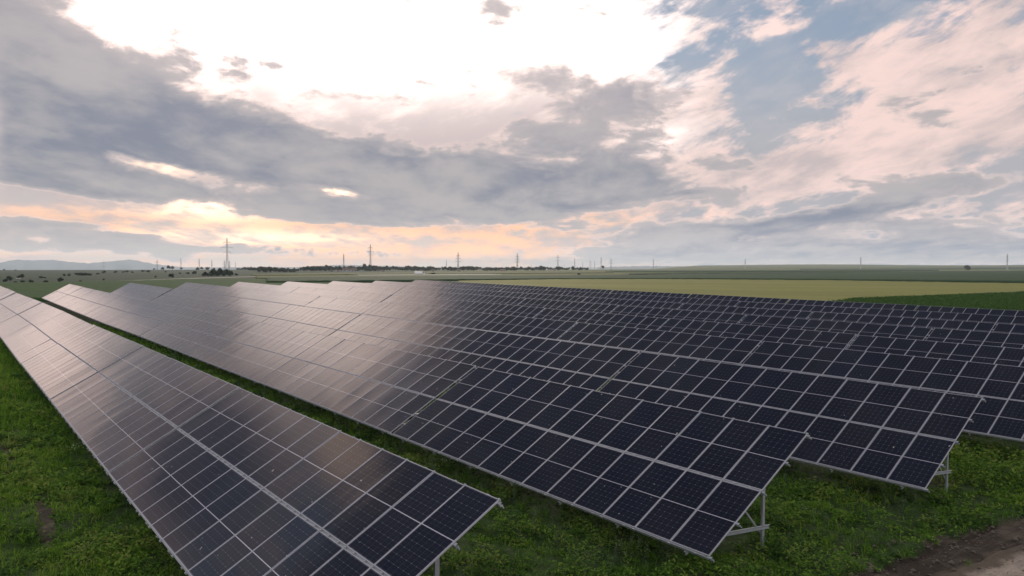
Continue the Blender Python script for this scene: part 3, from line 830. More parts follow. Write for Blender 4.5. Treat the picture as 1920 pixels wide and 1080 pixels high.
# unit trees, 1 m tall, scaled where they stand
KIND = {
    'round': [(bake('crown', *crown_mesh('c', s, 1500, 0.44, 0.82, 9, 0.14, 0.040), M['tree']), trunk_mesh(0.62, 0.030, s)) for s in (1, 2, 3)],
    'tall':  [(bake('crown', *crown_mesh('c', s, 1300, 0.27, 0.84, 9, 0.14, 0.036), M['tree']), trunk_mesh(0.7, 0.022, s)) for s in (4, 5)],
    'wide':  [(bake('crown', *crown_mesh('c', s, 1700, 0.78, 0.88, 13, 0.08, 0.046), M['tree']), trunk_mesh(0.55, 0.032, s)) for s in (6, 7, 8)],
    'bush':  [(bake('foliage', *crown_mesh('c', s, 900, 0.66, 0.98, 9, 0.0, 0.050), M['tree']), trunk_mesh(0.4, 0.024, s)) for s in (9, 10, 11)],
}
def tree(x, yb, ht, kind, name, label, cat, group=None, wide=1.0, v=None, depth=0.0):
    """x, yb: foot as photo pixel on the plain; ht: height in photo pixels"""
    gx_, gy_ = hit(x, yb)
    d = math.hypot(gx_, gy_); k = 1 + depth / d
    gx_, gy_ = gx_ * k, gy_ * k
    H = ht / 1393.5 * d * k
    ms = KIND[kind]; cr, tr = ms[(v if v is not None else prng.randrange(99)) % len(ms)]
    T = empty(name, (gx_, gy_, float(G(gx_, gy_)) - 0.1))
    T.scale = (H * wide, H * wide, H); T.rotation_euler = (0, 0, prng.uniform(0, 6.28))
    link(cr.name.split('.')[0], cr, T); link('trunk', tr, T)
    tag(T, label, cat, group)
    return T
TG = 'trees of the far village belt'
TLAB = 'dark tree in the long village tree belt on the horizon'
def yb_at(x): return float(np.interp(x, [440, 500, 560, 600, 660, 800, 900, 1000, 1100], [506, 511.5, 511, 509.3, 508.6, 508, 508, 507.5, 506.5]))
def top_at(x): return float(np.interp(x, [440, 455, 475, 500, 530, 560, 575, 600, 640, 700, 760, 800, 900, 950, 1000, 1060, 1100],
                                      [504, 503.8, 503, 504, 506, 505, 502.5, 503, 502, 501.5, 502, 502.5, 502.8, 503, 503, 502.8, 503]))
x = 446.0
while x < 1106:
    yb = yb_at(x); h = (yb - top_at(x)) * 1.12 + prng.uniform(-1.0, 1.8)
    tree(x, yb, max(3.2, h), prng.choice(['round', 'round', 'wide', 'tall']), 'tree', TLAB, 'tree', TG, prng.uniform(0.9, 1.35), depth=prng.uniform(0, 60))
    x += prng.uniform(2.4, 4.8)
for x_, yb, h, k, lab, w in [
    (612, 509, 11.5, 'tall', 'tall open crowned tree left of the long brown roof', 1.5), (619, 509, 9.5, 'tall', 'slimmer tree just right of the tall open crowned tree', 1.3),
    (637, 509, 9.5, 'round', 'tree touching the left end of the long brown roof', 1.0),
    (685, 508.6, 12.5, 'round', 'tallest tree of the village belt, below the second largest pylon', 0.9), (692, 508.6, 10.5, 'wide', 'broad tree beside the tallest tree of the village belt', 0.7),
    (725, 508.2, 9.0, 'round', 'round topped tree standing above the belt between two pylons', 1.0), (778, 508, 8.6, 'wide', 'domed tree left of the white gabled house', 0.75),
    (883, 508, 8.0, 'wide', 'domed tree right of the pylon in the middle of the belt', 0.8), (1016, 507.6, 8.2, 'wide', 'flat domed dark tree left of the white building', 0.95),
    (1074, 506.8, 7.0, 'round', 'round tree at the foot of the striped mast right of the white building', 1.0), (1131, 506.0, 7.5, 'tall', 'single slender tree in the open plain right of the village', 1.3),
    (1088, 506.6, 4.6, 'wide', 'low dark tree near the right end of the village belt', 1.1), (1101, 506.6, 3.2, 'bush', 'last low bush at the right end of the village belt', 1.5),
    (1815, 501.8, 7.0, 'wide', 'lone dome shaped bush in the empty fields on the right', 0.95),
    (812, 515.2, 3.6, 'bush', 'black green bush beside the white parked lorry', 1.6), (806, 515.4, 2.6, 'bush', 'smaller bush between the lorry and the black green bush', 1.4),
    (1086, 516.2, 3.8, 'bush', 'lone dark bush on the pale meadow below the pylons', 1.3),
    (175, 504.4, 3.0, 'wide', 'low clump at the left end of the hilltop copse', 1.0), (172, 505, 2.2, 'bush', 'small bush ending the hilltop copse on the left', 1.4), (186, 504.6, 2.4, 'bush', 'small tree beside the leftmost pylon', 1.3),
    (203, 505, 2.4, 'wide', 'low clump right of the leftmost pylon', 1.2), (213, 505, 1.8, 'bush', 'lowest bush at the right end of the hilltop copse', 1.6),
    (305, 506, 4.2, 'wide', 'left tree of the dark copse by the second pylon', 0.9), (316, 506, 6.8, 'round', 'tallest tree of the dark copse by the second pylon', 1.1),
    (324, 506, 6.0, 'round', 'right hand tree of the dark copse by the second pylon', 0.95), (340, 506, 3.8, 'round', 'round tree under the third pylon', 1.2), (289, 506, 2.4, 'bush', 'bush left of the second pylon', 1.3),
    (370, 506.5, 4.5, 'wide', 'tree in the left part of the copse left of the tallest pylon', 0.9), (379, 506.5, 5.2, 'round', 'highest tree in the copse left of the tallest pylon', 1.1),
    (389, 506.5, 4.8, 'wide', 'tree below the thick mast left of the tallest pylon', 0.9), (401, 507, 4.2, 'round', 'paler tree between the thick mast and the tallest pylon', 1.2),
    (365, 514, 4.8, 'wide', 'dark thicket left of the big grove', 1.1), (352, 514, 3.0, 'bush', 'low bush at the left foot of the thicket by the big grove', 1.5),
    (385, 518, 7.0, 'wide', 'left dome of the big grove in the valley', 1.0), (398, 518.2, 11.0, 'wide', 'second dome of the big grove in the valley', 0.85),
    (412, 518.2, 12.5, 'wide', 'highest dome of the big grove under the tallest pylon', 0.85), (425, 518, 11.0, 'wide', 'fourth dome of the big grove in the valley', 0.85), (434, 517.6, 8.0, 'round', 'right edge tree of the big grove in the valley', 1.0),
    (443, 516.6, 3.6, 'bush', 'low bush right of the big grove', 1.6),
    (8, 507.2, 2.2, 'bush', 'tiny round tree on the horizon at the far left', 1.1), (29, 507.8, 1.8, 'bush', 'second tiny bush on the horizon at the far left', 1.3),
    (19, 526, 6.6, 'wide', 'misty wide bush at the left edge of the valley', 0.8), (11, 528.5, 4.8, 'bush', 'low bush left of the misty wide bush', 1.1),
    (41, 522.8, 7.0, 'round', 'round tree beside the small white roof in the valley', 1.25), (77, 521.6, 3.2, 'wide', 'flat dark bush on the valley slope', 1.2), (84, 521.8, 2.2, 'bush', 'tail end of the flat dark bush on the slope', 1.6),
    (120, 518.8, 4.6, 'round', 'left one of two round trees on the valley slope', 1.0), (129, 519, 4.8, 'round', 'right one of two round trees on the valley slope', 1.2),
    (28, 531, 3.2, 'bush', 'leftmost of the bushes lining the bright green field', 1.4), (42, 530.6, 4.2, 'bush', 'second bush lining the bright green field', 1.25), (58, 530.4, 4.8, 'bush', 'square dark bush, third along the bright green field', 1.2),
    (86, 530.3, 4.0, 'bush', 'fourth bush along the bright green field', 1.5), (114, 529.5, 7.4, 'round', 'big round bush nearest the second panel row', 1.35), (151, 527.6, 1.8, 'bush', 'tiny dark bush on the slope above the second panel row', 2.0),
    (194, 526.5, 3.6, 'tall', 'small pointed tree standing alone on the slope', 1.8),
    (145, 516.6, 4.0, 'wide', 'left part of the dark hedge on the valley slope', 1.3), (152, 516.8, 4.6, 'wide', 'second clump of the dark hedge on the valley slope', 1.2), (160, 516.8, 4.4, 'wide', 'third clump of the dark hedge on the valley slope', 1.2),
    (168, 516.6, 3.4, 'wide', 'right end of the dark hedge on the valley slope', 1.4), (183, 514.8, 2.4, 'bush', 'low bush right of the dark valley hedge', 1.8), (195, 513.8, 5.0, 'round', 'grey green tree below the leftmost pylon', 1.3),
    (216, 511.8, 3.4, 'bush', 'bush on the pale terrace right of the leftmost pylon', 1.3), (231, 511.4, 2.6, 'bush', 'second bush on the pale terrace', 1.2), (238, 511.5, 3.8, 'round', 'biggest tree on the pale terrace', 1.5), (248, 511.5, 2.4, 'bush', 'low bush beside the biggest terrace tree', 1.5),
    (268, 510.2, 3.0, 'wide', 'dark clump at the right part of the pale terrace', 1.3), (279, 511, 3.6, 'wide', 'last dark clump on the pale terrace', 1.2), (292, 521.8, 4.4, 'tall', 'thin upright bush beside the pale farm track', 1.6), (321, 521.2, 7.0, 'bush', 'airy bush above the pale farm track', 0.9),
    (311, 510.5, 2.0, 'bush', 'small bush below the dark copse', 1.4), (338, 513.5, 2.4, 'bush', 'small bush above the bend of the farm track', 1.4)]:
    nm = 'bush' if k == 'bush' or 'bush' in lab else 'tree'
    tree(x_, yb, h, k, nm, lab, nm, 'trees and bushes out in the fields', w)

# ---- power pylons
def lattice(mb, w0, w1, z0, z1, n, t):
    """square lattice shaft tapering from w0 to w1"""
    def c(k, z): 
        w = w0 + (w1 - w0) * (z - z0) / (z1 - z0)
        return ((-1, -1), (1, -1), (1, 1), (-1, 1))[k][0] * w / 2, ((-1, -1), (1, -1), (1, 1), (-1, 1))[k][1] * w / 2, z
    zs = [z0 + (z1 - z0) * (1 - (1 - i / n) ** 1.35) for i in range(n + 1)]
    for k in range(4):
        mb.bar(c(k, z0), c(k, z1), t * 1.5, t * 1.5)
        for a, b in zip(zs[:-1], zs[1:]):
            mb.bar(c(k, a), c((k + 1) % 4, b), t, t); mb.bar(c((k + 1) % 4, a), c(k, b), t, t)
            mb.bar(c(k, b), c((k + 1) % 4, b), t, t)
def arm(z, half, w, rise, t, drop):
    mb = MB()
    for s in (-1, 1):
        for yy in (-w / 2, w / 2):
            mb.bar((s * w / 2, yy, z), (s * half, 0, z + rise * 0.3), t, t); mb.bar((s * w / 2, yy, z + rise), (s * half, 0, z + rise * 0.3), t, t)
        for q in (0.35, 0.65):
            xx = s * (w / 2 + (half - w / 2) * q); mb.bar((xx, -w / 2 * (1 - q), z + 0.1 * rise), (xx, w / 2 * (1 - q), z + rise * (1 - 0.6 * q)), t, t)
        mb.bar((s * half, 0, z + rise * 0.3), (s * half, 0, z + rise * 0.3 - drop), t * 0.9, t * 0.9)
    return mb
PY = {}
def pylon_kind(key, H, w0, arms, t):
    mb = MB(); waist = arms[0][0] * 0.62
    lattice(mb, w0, w0 * 0.36, 0, waist, 6, t); lattice(mb, w0 * 0.36, w0 * 0.16, waist, H * 0.985, 9, t)
    mb.bar((0, 0, H * 0.95), (0, 0, H), t * 1.6, t * 1.6)
    PY[key] = (mb.mesh('shaft', M['pylon']), [arm(z, hf, w0 * 0.24, 1.2, t * 2.0, 2.2).mesh('cross_arm', M['pylon']) for z, hf in arms], H)
pylon_kind('barrel', 42.0, 5.2, [(24.5, 4.6), (30.0, 7.0), (36.2, 4.4)], 0.12)
pylon_kind('cross', 34.0, 5.0, [(20.0, 6.2), (27.5, 4.6)], 0.17)
pylon_kind('fir', 32.0, 5.4, [(15.5, 5.6), (20.5, 4.8), (25.5, 3.8)], 0.19)
pylon_kind('mast', 30.0, 3.0, [(17.0, 1.6), (21.0, 1.6), (25.5, 1.5)], 0.20)
def pylon(x, yt, yb, key, label, turn=0.0, ybase=None):
    """x, top and visible foot in photo pixels; the distance follows from the real height"""
    sh, ar, H = PY[key]
    d = H * 1393.5 / (yb - yt)
    a = R(YAW) - math.atan((x - 960) / 1393.5)
    gx_, gy_ = -math.sin(a) * d, math.cos(a) * d
    d_ = CAMN @ np.array([(x - 960) / 1393.5, (540 - yt) / 1393.5, -1.0])
    ztop = d_[2] / math.hypot(d_[0], d_[1]) * d
    P = empty('pylon', (gx_, gy_, ztop - H)); P.rotation_euler = (0, 0, a + R(turn))
    link('shaft', sh, P)
    for m_ in ar: link('cross_arm', m_, P)
    gz_ = float(G(gx_, gy_))
    if ztop - H > gz_ + 0.2:      # stands on its concrete footing
        P.location.z = gz_; P.scale = (1, 1, (ztop - gz_) / H)
    tag(P, label, 'pylon', 'power pylons crossing the plain')
for a in [(195, 488, 505, 'cross', 'leftmost power pylon, over the hilltop copse', 0), (295, 486.7, 505, 'cross', 'power pylon left of the dark copse, second from the left', 25),
          (339.5, 484, 502.5, 'mast', 'thin pylon above the round tree, third from the left', 0), (373.7, 484, 502.5, 'mast', 'thin pylon fourth from the left, above a copse', 30),
          (397.5, 486.7, 504, 'mast', 'thick banded mast left of the tallest pylon', 45), (426.3, 446, 507, 'barrel', 'tallest power pylon with three pairs of cross arms', 8),
          (421, 487.5, 505, 'fir', 'pylon half hidden on the left of the tallest pylon', 20), (430.5, 488, 505, 'fir', 'pylon half hidden on the right of the tallest pylon', 10),
          (441.7, 489.5, 503.5, 'mast', 'very faint thin pylon right of the tallest pylon', 0), (644.7, 475, 504, 'mast', 'banded mast above the long brown roof', 45),
          (694.7, 458, 507, 'barrel', 'second largest pylon, above the tallest village tree', 35), (837, 487, 504, 'mast', 'short banded mast in the middle of the village belt', 45),
          (859, 473, 506, 'fir', 'pylon right of the short banded mast', 15), (970, 475, 505.5, 'fir', 'pylon left of the flat domed dark tree', 40), (996, 493, 503, 'mast', 'faintest pylon between the village and the domed tree', 0),
          (1046, 478, 505, 'cross', 'pylon right behind the white building', 10), (1058, 494, 503, 'mast', 'tiny pylon just right of the pylon behind the white building', 0),
          (1077.5, 483.7, 503.5, 'mast', 'banded mast above the round tree', 45), (1092.5, 490, 503.5, 'mast', 'thin pylon right of the banded mast by the round tree', 10),
          (1106.7, 486.7, 504, 'fir', 'dark pylon with three wide arms near the end of the village belt', 0), (1115, 489, 504, 'mast', 'thin pylon right beside the dark three armed one', 20),
          (1127, 481.7, 503.5, 'mast', 'tall thin pylon above the single slender tree', 45), (1145.5, 484, 505, 'cross', 'pylon with two arms right of the single slender tree', 20),
          (1225, 485, 505.6, 'mast', 'lone pylon left of the middle of the empty plain', 45), (1397, 484.6, 504.7, 'mast', 'lone pylon on the plain under the blue sky gap', 45),
          (1613.5, 481, 502.5, 'mast', 'lone pylon left of the dome shaped bush', 45), (1888, 475.6, 501, 'mast', 'rightmost power pylon beyond the dome shaped bush', 45)]:
    pylon(*a)

# ---- village houses
M['wall_white'] = plain('white_render', (0.46, 0.44, 0.41), 0.9, 0, 0.12, 0.5)
M['wall_grey'] = plain('grey_render', (0.30, 0.30, 0.29), 0.9, 0, 0.15, 0.5)
M['roof_brown'] = plain('brown_tiles', (0.11, 0.070, 0.055), 0.85, 0, 0.25, 0.8)
M['roof_red'] = plain('faded_red_tiles', (0.20, 0.115, 0.09), 0.85, 0, 0.25, 0.8)
M['dark'] = plain('dark_glass', (0.02, 0.022, 0.025), 0.25)
def house(x, yb, wpx, hpx, roofpx, wall, roof, label, turn=0.0, gable=False, fwd=40):
    gx_, gy_ = hit(x, yb); d = math.hypot(gx_, gy_); k = 1 - fwd / d; gx_, gy_ = gx_ * k, gy_ * k; d *= k
    s = d / 1393.5; W, Hh, Rf = wpx * s, hpx * s, roofpx * s; D = min(W * 0.7, 11.0)
    T = empty('house', (gx_, gy_, float(G(gx_, gy_)) - 0.2)); T.rotation_euler = (0, 0, math.atan2(gy_, gx_) - math.pi / 2 + R(turn))
    link('wall', MB().box(-W / 2, W / 2, -D / 2, D / 2, -0.5, Hh).mesh('wall', M[wall]), T)
    e = 0.5
    if gable: V = [(-W / 2 - e, -D / 2 - e, Hh), (W / 2 + e, -D / 2 - e, Hh), (W / 2 + e, D / 2 + e, Hh), (-W / 2 - e, D / 2 + e, Hh), (0, -D / 2 - e, Hh + Rf), (0, D / 2 + e, Hh + Rf)]; F = [(0, 4, 5, 3), (1, 2, 5, 4), (0, 1, 4, 4), (2, 3, 5, 5), (0, 3, 2, 1)]
    else: V = [(-W / 2 - e, -D / 2 - e, Hh), (W / 2 + e, -D / 2 - e, Hh), (W / 2 + e, D / 2 + e, Hh), (-W / 2 - e, D / 2 + e, Hh), (-W / 2 - e, 0, Hh + Rf), (W / 2 + e, 0, Hh + Rf)]; F = [(0, 1, 5, 4), (2, 3, 4, 5), (0, 4, 3, 3), (1, 2, 5, 5), (0, 3, 2, 1)]
    me = bpy.data.meshes.new('roof'); me.from_pydata(V, [], [tuple(dict.fromkeys(f)) for f in F]); me.materials.append(M[roof]); link('roof', me, T)
    nwin = max(2, int(W / 5))
    for i in range(nwin):
        wx_ = -W / 2 + W * (i + 0.5) / nwin
        link('window', MB().box(wx_ - 0.6, wx_ + 0.6, -D / 2 - 0.05, -D / 2 + 0.02, Hh * 0.45, Hh * 0.45 + 1.3).mesh('window', M['dark']), T)
    tag(T, label, 'house', 'houses of the far village')
house(655, 509.2, 24, 4.2, 3.8, 'wall_grey', 'roof_brown', 'long barn like house with a brown roof below the banded mast')
house(664, 509.6, 10, 4.6, 1.4, 'wall_grey', 'roof_brown', 'pale grey annex in front of the right end of the long brown roof', fwd=70)
house(790, 508.6, 6.5, 2.4, 2.0, 'wall_white', 'roof_red', 'white gabled house in the middle of the village belt', gable=True)
house(812, 508.6, 5.5, 2.2, 1.8, 'wall_grey', 'roof_red', 'small grey house right of the white gabled house')
house(709, 508.9, 6, 1.8, 1.8, 'wall_white', 'roof_brown', 'low white house right of the tallest village tree')
house(718, 508.9, 5, 1.8, 1.5, 'wall_grey', 'roof_red', 'low house with faded red roof beside the low white house')
house(860, 508.4, 6, 2.0, 2.0, 'wall_grey', 'roof_red', 'house with faded red roof under the pylon in mid belt')
house(943, 508.2, 9, 2.0, 2.4, 'wall_grey', 'roof_red', 'wide roofed house between two pylons of the village belt')
house(1031, 507.4, 7, 2.6, 1.0, 'wall_white', 'roof_brown', 'white building right of the flat domed dark tree')
house(1040, 507.4, 5, 1.6, 1.0, 'wall_white', 'roof_red', 'lower white house beside the white building')
house(622, 509.6, 5, 2.4, 2.0, 'wall_grey', 'roof_brown', 'small dark roofed house under the tall open crowned tree')
house(634, 509.4, 4, 2.2, 1.6, 'wall_white', 'roof_red', 'small pale house left of the long brown roof')
house(34.5, 522.4, 3.2, 0.9, 1.5, 'wall_white', 'wall_white', 'small white roofed hut beside the round valley tree', fwd=4)

# ---- white lorry parked by the gravel strip
gx_, gy_ = hit(787, 516.2)
LR = empty('lorry', (gx_, gy_, float(G(gx_, gy_)) + 0.3)); LR.rotation_euler = (0, 0, math.atan2(gy_, gx_) - math.pi / 2 + R(12)); LR.scale = (1.05, 1.05, 1.0)
M['paint'] = plain('white_paint', (0.66, 0.66, 0.66), 0.4, 0, 0.05, 1.0); M['rubber'] = plain('rubber', (0.02, 0.02, 0.02), 0.8)
link('cargo_box', MB().box(-4.2, 1.4, -1.2, 1.2, 1.0, 3.0).mesh('cargo_box', M['paint']), LR)
link('cab', MB().box(1.7, 3.0, -1.15, 1.15, 0.7, 2.5).box(3.0, 3.5, -1.15, 1.15, 0.7, 1.5).mesh('cab', M['paint']), LR)
link('windscreen', MB().box(3.0, 3.04, -1.0, 1.0, 1.5, 2.35).box(2.0, 2.9, -1.19, -1.15, 1.5, 2.3).mesh('windscreen', M['dark']), LR)
link('chassis', MB().box(-4.2, 3.3, -0.5, 0.5, 0.6, 0.95).mesh('chassis', M['rubber']), LR)
def wheel_mesh():
    bm = bmesh.new(); bmesh.ops.create_cone(bm, cap_ends=True, segments=18, radius1=0.5, radius2=0.5, depth=0.32)
    bmesh.ops.bevel(bm, geom=[e for e in bm.edges if e.calc_face_angle(0) > 1], offset=0.06, segments=2)
    bmesh.ops.rotate(bm, cent=(0, 0, 0), matrix=Matrix.Rotation(R(90), 3, 'X'), verts=bm.verts)
    me = bpy.data.meshes.new('wheel'); bm.to_mesh(me); bm.free(); me.materials.append(M['rubber']); return me
WH = wheel_mesh()
for wx_ in (-3.0, 2.5):
    for wy in (-1.0, 1.0): link('wheel', WH, LR, (wx_, wy, 0.5))
tag(LR, 'small white lorry parked on the gravel strip beyond the fields', 'lorry')
# ---------------------------------------------------------------- undergrowth between the rows
def noise2(x, y, s, k): return wob(x, y, s, k) * 0.6 + wob(x, y, s * 2.3, k + 1.3) * 0.4
def in_rows(x, y, margin):
    """True where the ground lies well under the panels"""
    r = (y - 4.176) / 9.4
    k = np.clip(np.round(np.floor(r)), 0, 8)
    yy = y - np.interp(k, np.arange(9), [q[1] for q in ROWS])
    xr = np.interp(k, np.arange(9), [q[0] for q in ROWS])
    return (y > 4.0) & (yy > margin) & (yy < 4.07 - margin * 0.2) & (x < xr - 1.2) & (y < 84)
def scatter(n, r0, r1, a0=-43, a1=40, p=1.25, seed=1):
    g = np.random.default_rng(seed)
    u = g.uniform(0, 1, n); e = 2 - p
    r = (r0 ** e + u * (r1 ** e - r0 ** e)) ** (1 / e)
    a = np.radians(YAW - g.uniform(a0, a1, n))
    return -np.sin(a) * r, np.cos(a) * r, r, g
def leaves(px_, py_, pz_, hd, pitch, L, W, g, bend=0.5):
    """bent two-quad blades rooted at p, heading hd, rising at pitch"""
    n = len(px_)
    dx_, dy_ = np.cos(hd), np.sin(hd); ch, sh = np.cos(pitch), np.sin(pitch)
    p2 = pitch - bend; c2, s2 = np.cos(p2), np.sin(p2)
    P0 = np.stack([px_, py_, pz_], -1)
    D1 = np.stack([dx_ * ch, dy_ * ch, sh], -1) * (L * 0.5)[:, None]
    D2 = np.stack([dx_ * c2, dy_ * c2, s2], -1) * (L * 0.5)[:, None]
    Sd = np.stack([-dy_, dx_, g.uniform(-0.5, 0.5, n)], -1) * (W * 0.5)[:, None]
    P1 = P0 + D1; P2 = P1 + D2
    V = np.stack([P0 - Sd * .35, P0 + Sd * .35, P1 + Sd, P1 - Sd, P2 + Sd * .12, P2 - Sd * .12], 1)
    F = np.array([[0, 1, 2, 3], [3, 2, 4, 5]])
    return V.reshape(-1, 3), (np.arange(n)[:, None, None] * 6 + F[None]).reshape(-1, 4)
def ground_z(x, y):
    rd = x - road_x(y)
    return G(x, y) + 0.05 * wob(x, y, 1.9, 0.3) + 0.03 * wob(x, y, 4.1, 1.1)
def plants(name, mat, x, y, r, g, nl, hmin, hmax, L, W, spread, pit, tone, label=None, bend=0.6, upright=False, size=None, hmul=None):
    n = len(x)
    sz = (np.clip(r / 22.0, 0.9, 3.0) if size is None else size)
    h = g.uniform(hmin, hmax, n)
    if hmul is not None: h = h * hmul
    k = np.repeat(np.arange(n), nl); m = len(k)
    f = g.uniform(0, 1, m)
    if upright: ox, oy = g.normal(0, spread, m), g.normal(0, spread, m)
    else: ox, oy = g.normal(0, spread, m) * sz[k], g.normal(0, spread, m) * sz[k]
    X = x[k] + ox; Y = y[k] + oy
    Z = ground_z(X, Y) + h[k] * f - 0.01
    V, F = leaves(X, Y, Z, g.uniform(0, 2 * np.pi, m), g.normal(pit, 0.35, m), L * g.uniform(0.6, 1.4, m) * sz[k], W * g.uniform(0.6, 1.4, m) * sz[k], g, bend)
    t = np.clip(tone[k] + 0.28 * (f - 0.5) + g.normal(0, 0.14, m), 0, 1)
    o = mesh_obj(name, V, F, mat, attrs={'tone': ('FACE', np.repeat(t, 2))})
    return o
def keep_mask(x, y, g, soilbias, margin=1.9):
    b = bare_at(x, y)
    rd = x - road_x(y)
    return (~in_rows(x, y, margin)) & (g.uniform(0, 1, len(x)) > np.clip((b - 0.30 + soilbias) / 0.45, 0, 0.985)) & ((rd < -0.6) | (g.uniform(0, 1, len(x)) < 0.05 * np.exp(-np.maximum(rd, 0) * 1.2) + 0.004))
# short meadow grass
x, y, r, g = scatter(46000, 7.5, 95, seed=21)
m = keep_mask(x, y, g, 0.05) & ((y < 4.0) | (g.uniform(0, 1, len(x)) < 0.55)); x, y, r = x[m], y[m], r[m]
tone = 0.48 + 0.26 * noise2(x, y, 0.8, 0.4) + 0.18 * ((y < 3.6) & (x < -13))
o = plants('grass', M['grass'], x, y, r, g, 12, 0.0, 0.05, 0.21, 0.013, 0.06, 1.0, tone)
tag(o, 'short green meadow grass growing between and around the panel rows', 'grass', kind='stuff')
# low broad leaved weeds
x, y, r, g = scatter(44000, 7.5, 80, seed=33)
m = keep_mask(x, y, g, -0.03) & (noise2(x, y, 0.9, 2.2) + 0.5 * noise2(x, y, 2.1, 0.2) + g.uniform(-.35, .35, len(x)) > -0.22); x, y, r = x[m], y[m], r[m]
tone = 0.42 + 0.36 * noise2(x, y, 0.65, 1.4) + 0.16 * g.normal(size=len(x))
o = plants('weeds', M['weed'], x, y, r, g, 15, 0.08, 0.36, 0.105, 0.056, 0.100, 0.45, tone, hmul=np.clip(0.85 + 2.0 * noise2(x, y, 0.9, 8.2), 0.2, 2.8) * np.where(x > -17, 1.0, 0.6))
tag(o, 'low leafy weeds covering the soil beside the panel rows', 'weeds', kind='stuff')
# taller mugwort stalks along the lower panel edges and in clumps
x, y, r, g = scatter(9000, 8, 70, seed=44)
d = np.min(np.abs(y[:, None] - np.array([q[1] for q in ROWS])[None, :] + 0.5), axis=1)
cl = noise2(x, y, 0.9, 5.0)
m = keep_mask(x, y, g, -0.1, 0.6) & ((d < 1.0) & (cl > -0.1) | (cl > 0.5)) & (y > 4.2); x, y, r = x[m], y[m], r[m]
o = plants('mugwort', M['spike'], x, y, r, g, 34, 0.30, 0.80, 0.095, 0.022, 0.022, 0.7, 0.45 + 0.2 * g.normal(size=len(x)), upright=True, size=np.clip(r / 26, 0.9, 1.8))
tag(o, 'tall grey green mugwort stalks along the lower edges of the panel rows', 'mugwort', kind='stuff')
# maize plants on the field to the right
P4 = [hit(1600, 572), hit(2150, 546), hit(2150, 600), hit(1500, 590)]
g = np.random.default_rng(55); n = 15000
a, b = g.uniform(0, 1, n), g.uniform(0, 1, n)
P4 = np.array(P4)
XY = ((P4[3][None] * (1 - a)[:, None] + P4[2][None] * a[:, None]) * (1 - b)[:, None] + (P4[0][None] * (1 - a)[:, None] + P4[1][None] * a[:, None]) * b[:, None])
rowq = np.round((XY[:, 0] * 0.5 + XY[:, 1] * 0.87) / 0.9) * 0.9
x, y = XY[:, 0], XY[:, 1]; r = np.hypot(x, y)
k = np.repeat(np.arange(n), 7)
V, F = leaves(x[k] + g.normal(0, .05, len(k)), y[k] + g.normal(0, .05, len(k)), G(x[k], y[k]) + g.uniform(0.5, 1.15, len(k)), g.uniform(0, 6.28, len(k)), g.normal(0.75, 0.3, len(k)), g.uniform(0.5, 0.9, len(k)), g.uniform(0.07, 0.13, len(k)), g, 1.1)
o = mesh_obj('maize_plants', V, F, M['crop'], attrs={'tone': ('FACE', np.repeat(np.clip(0.45 + 0.25 * g.normal(size=len(k)), 0, 1), 2))})
tag(o, 'dense leafy maize plants growing behind the last panel row on the right', 'maize', kind='stuff')
# white flowering plants in the aisle and by the front row
def flower_plant(px_, py_, label, hh=0.55, nb=70, sp=0.16):
    fx, fy = hit(px_, py_)
    T = empty('flowering_plant', (fx, fy, float(ground_z(fx, fy))))
    g = np.random.default_rng(int(px_ * 7 + py_)); n = 60
    V, F = leaves(g.normal(0, sp * .7, n), g.normal(0, sp * .7, n), g.uniform(0, hh * .8, n), g.uniform(0, 6.28, n), g.normal(0.9, .3, n), g.uniform(0.12, 0.25, n), g.uniform(0.012, 0.03, n), g)
    mesh_obj('foliage', V, F, M['weed'], T, attrs={'tone': ('FACE', np.repeat(np.clip(g.normal(0.45, .15, n), 0, 1), 2))})
    V, F = leaves(g.normal(0, sp, nb), g.normal(0, sp, nb), hh * g.uniform(0.7, 1.1, nb), g.uniform(0, 6.28, nb), g.normal(0.2, .3, nb), g.uniform(0.025, 0.045, nb), g.uniform(0.022, 0.04, nb), g, 0.2)
    mesh_obj('flowers', V, F, M['petal'], T, attrs={'tone': ('FACE', np.repeat(g.uniform(0, 1, nb), 2))})
    tag(T, label, 'flower', 'white flowering plants in the grass')
flower_plant(838, 884, 'white flowering plant in the aisle, nearest to the end of the front row')
flower_plant(578, 770, 'white flowering plant in the aisle beside the second panel row', 0.5, 80, 0.3)
flower_plant(780, 847, 'sparse white flowers in the aisle left of the nearest flowering plant', 0.5, 16, 0.2)
flower_plant(150, 852, 'white flowers in the grass below the front row', 0.4, 50, 0.3)
flower_plant(268, 633, 'pale flowering clump far along the aisle under the second row', 0.5, 60, 0.35)
flower_plant(1035, 890, 'tiny white blossoms in the aisle right of the nearest flowering plant', 0.4, 8, 0.3)

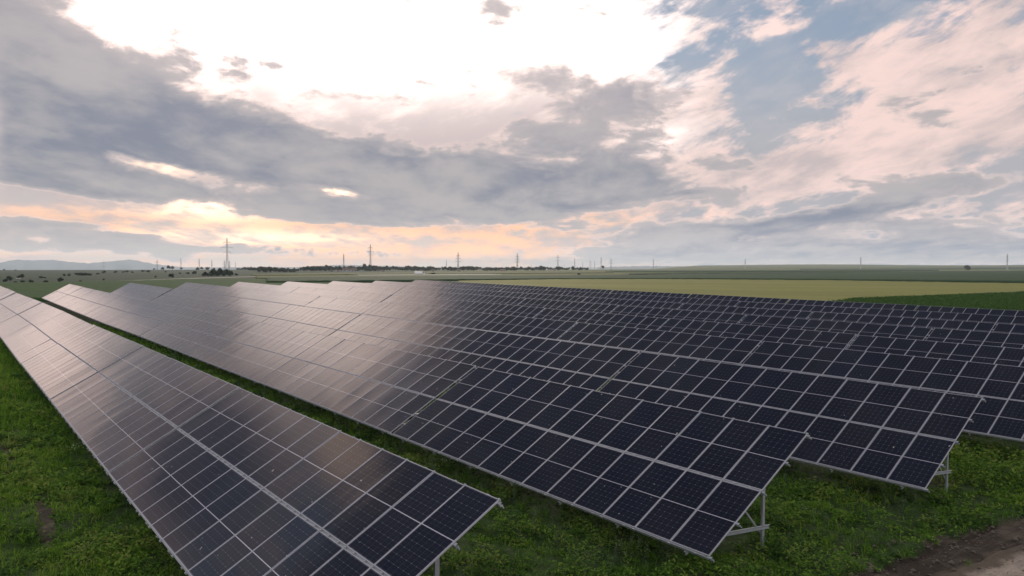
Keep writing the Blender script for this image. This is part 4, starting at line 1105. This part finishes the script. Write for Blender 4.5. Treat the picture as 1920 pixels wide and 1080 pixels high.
# clods of soil and small stones on the verge and the track
g = np.random.default_rng(77); n = 5200
yy = g.uniform(11, 60, n); off = np.concatenate([g.normal(-1.0, 0.7, n * 3 // 4), g.uniform(-0.5, 4.2, n - n * 3 // 4)])
xx = road_x(yy) + off; rr_ = np.clip(g.lognormal(-3.7, 0.55, n), 0.008, 0.09)
base = np.array([(1, 0, 0), (0, 1, 0), (-1, 0, 0), (0, -1, 0), (0, 0, 0.8), (0, 0, -0.6)], float)
V = base[None] * g.uniform(0.6, 1.3, (n, 6, 1)) * rr_[:, None, None]
a = g.uniform(0, 6.28, n); ca, sa = np.cos(a)[:, None], np.sin(a)[:, None]
V = np.stack([V[..., 0] * ca - V[..., 1] * sa, V[..., 0] * sa + V[..., 1] * ca, V[..., 2]], -1)
V = V + np.stack([xx, yy, ground_z(xx, yy) + np.where(off > 0.2, 0.03, 0.0) + rr_ * 0.25], -1)[:, None, :]
F = np.array([(0, 1, 4), (1, 2, 4), (2, 3, 4), (3, 0, 4), (1, 0, 5), (2, 1, 5), (3, 2, 5), (0, 3, 5)])
F = (np.arange(n)[:, None, None] * 6 + F[None]).reshape(-1, 3)
o = mesh_obj('soil_clods', V.reshape(-1, 3), F, plain('clod', (0.085, 0.066, 0.052), 0.95, 0, 0.5, 6.0))
tag(o, 'clods of dark soil and small stones along the dirt road', 'soil', kind='stuff')
# ---------------------------------------------------------------- haze over the plain
def haze_box():
    z0, z1, h = -150.0, 125.0, 13000.0
    mb = MB().box(-h, h, -h, h, z0, z1)
    m = bpy.data.materials.new('haze'); m.use_nodes = True
    nt = m.node_tree; nt.nodes.clear()
    out = nt.nodes.new('ShaderNodeOutputMaterial'); v = nt.nodes.new('ShaderNodeVolumePrincipled')
    v.inputs['Color'].default_value = (0.80, 0.90, 1.0, 1); v.inputs['Density'].default_value = 0.00009; v.inputs['Anisotropy'].default_value = 0.2
    nt.links.new(v.outputs[0], out.inputs['Volume'])
    o = bpy.data.objects.new('haze', mb.mesh('haze', m)); COL.objects.link(o)
    tag(o, 'thin bluish evening haze over the whole plain', 'haze', kind='stuff')
haze_box()
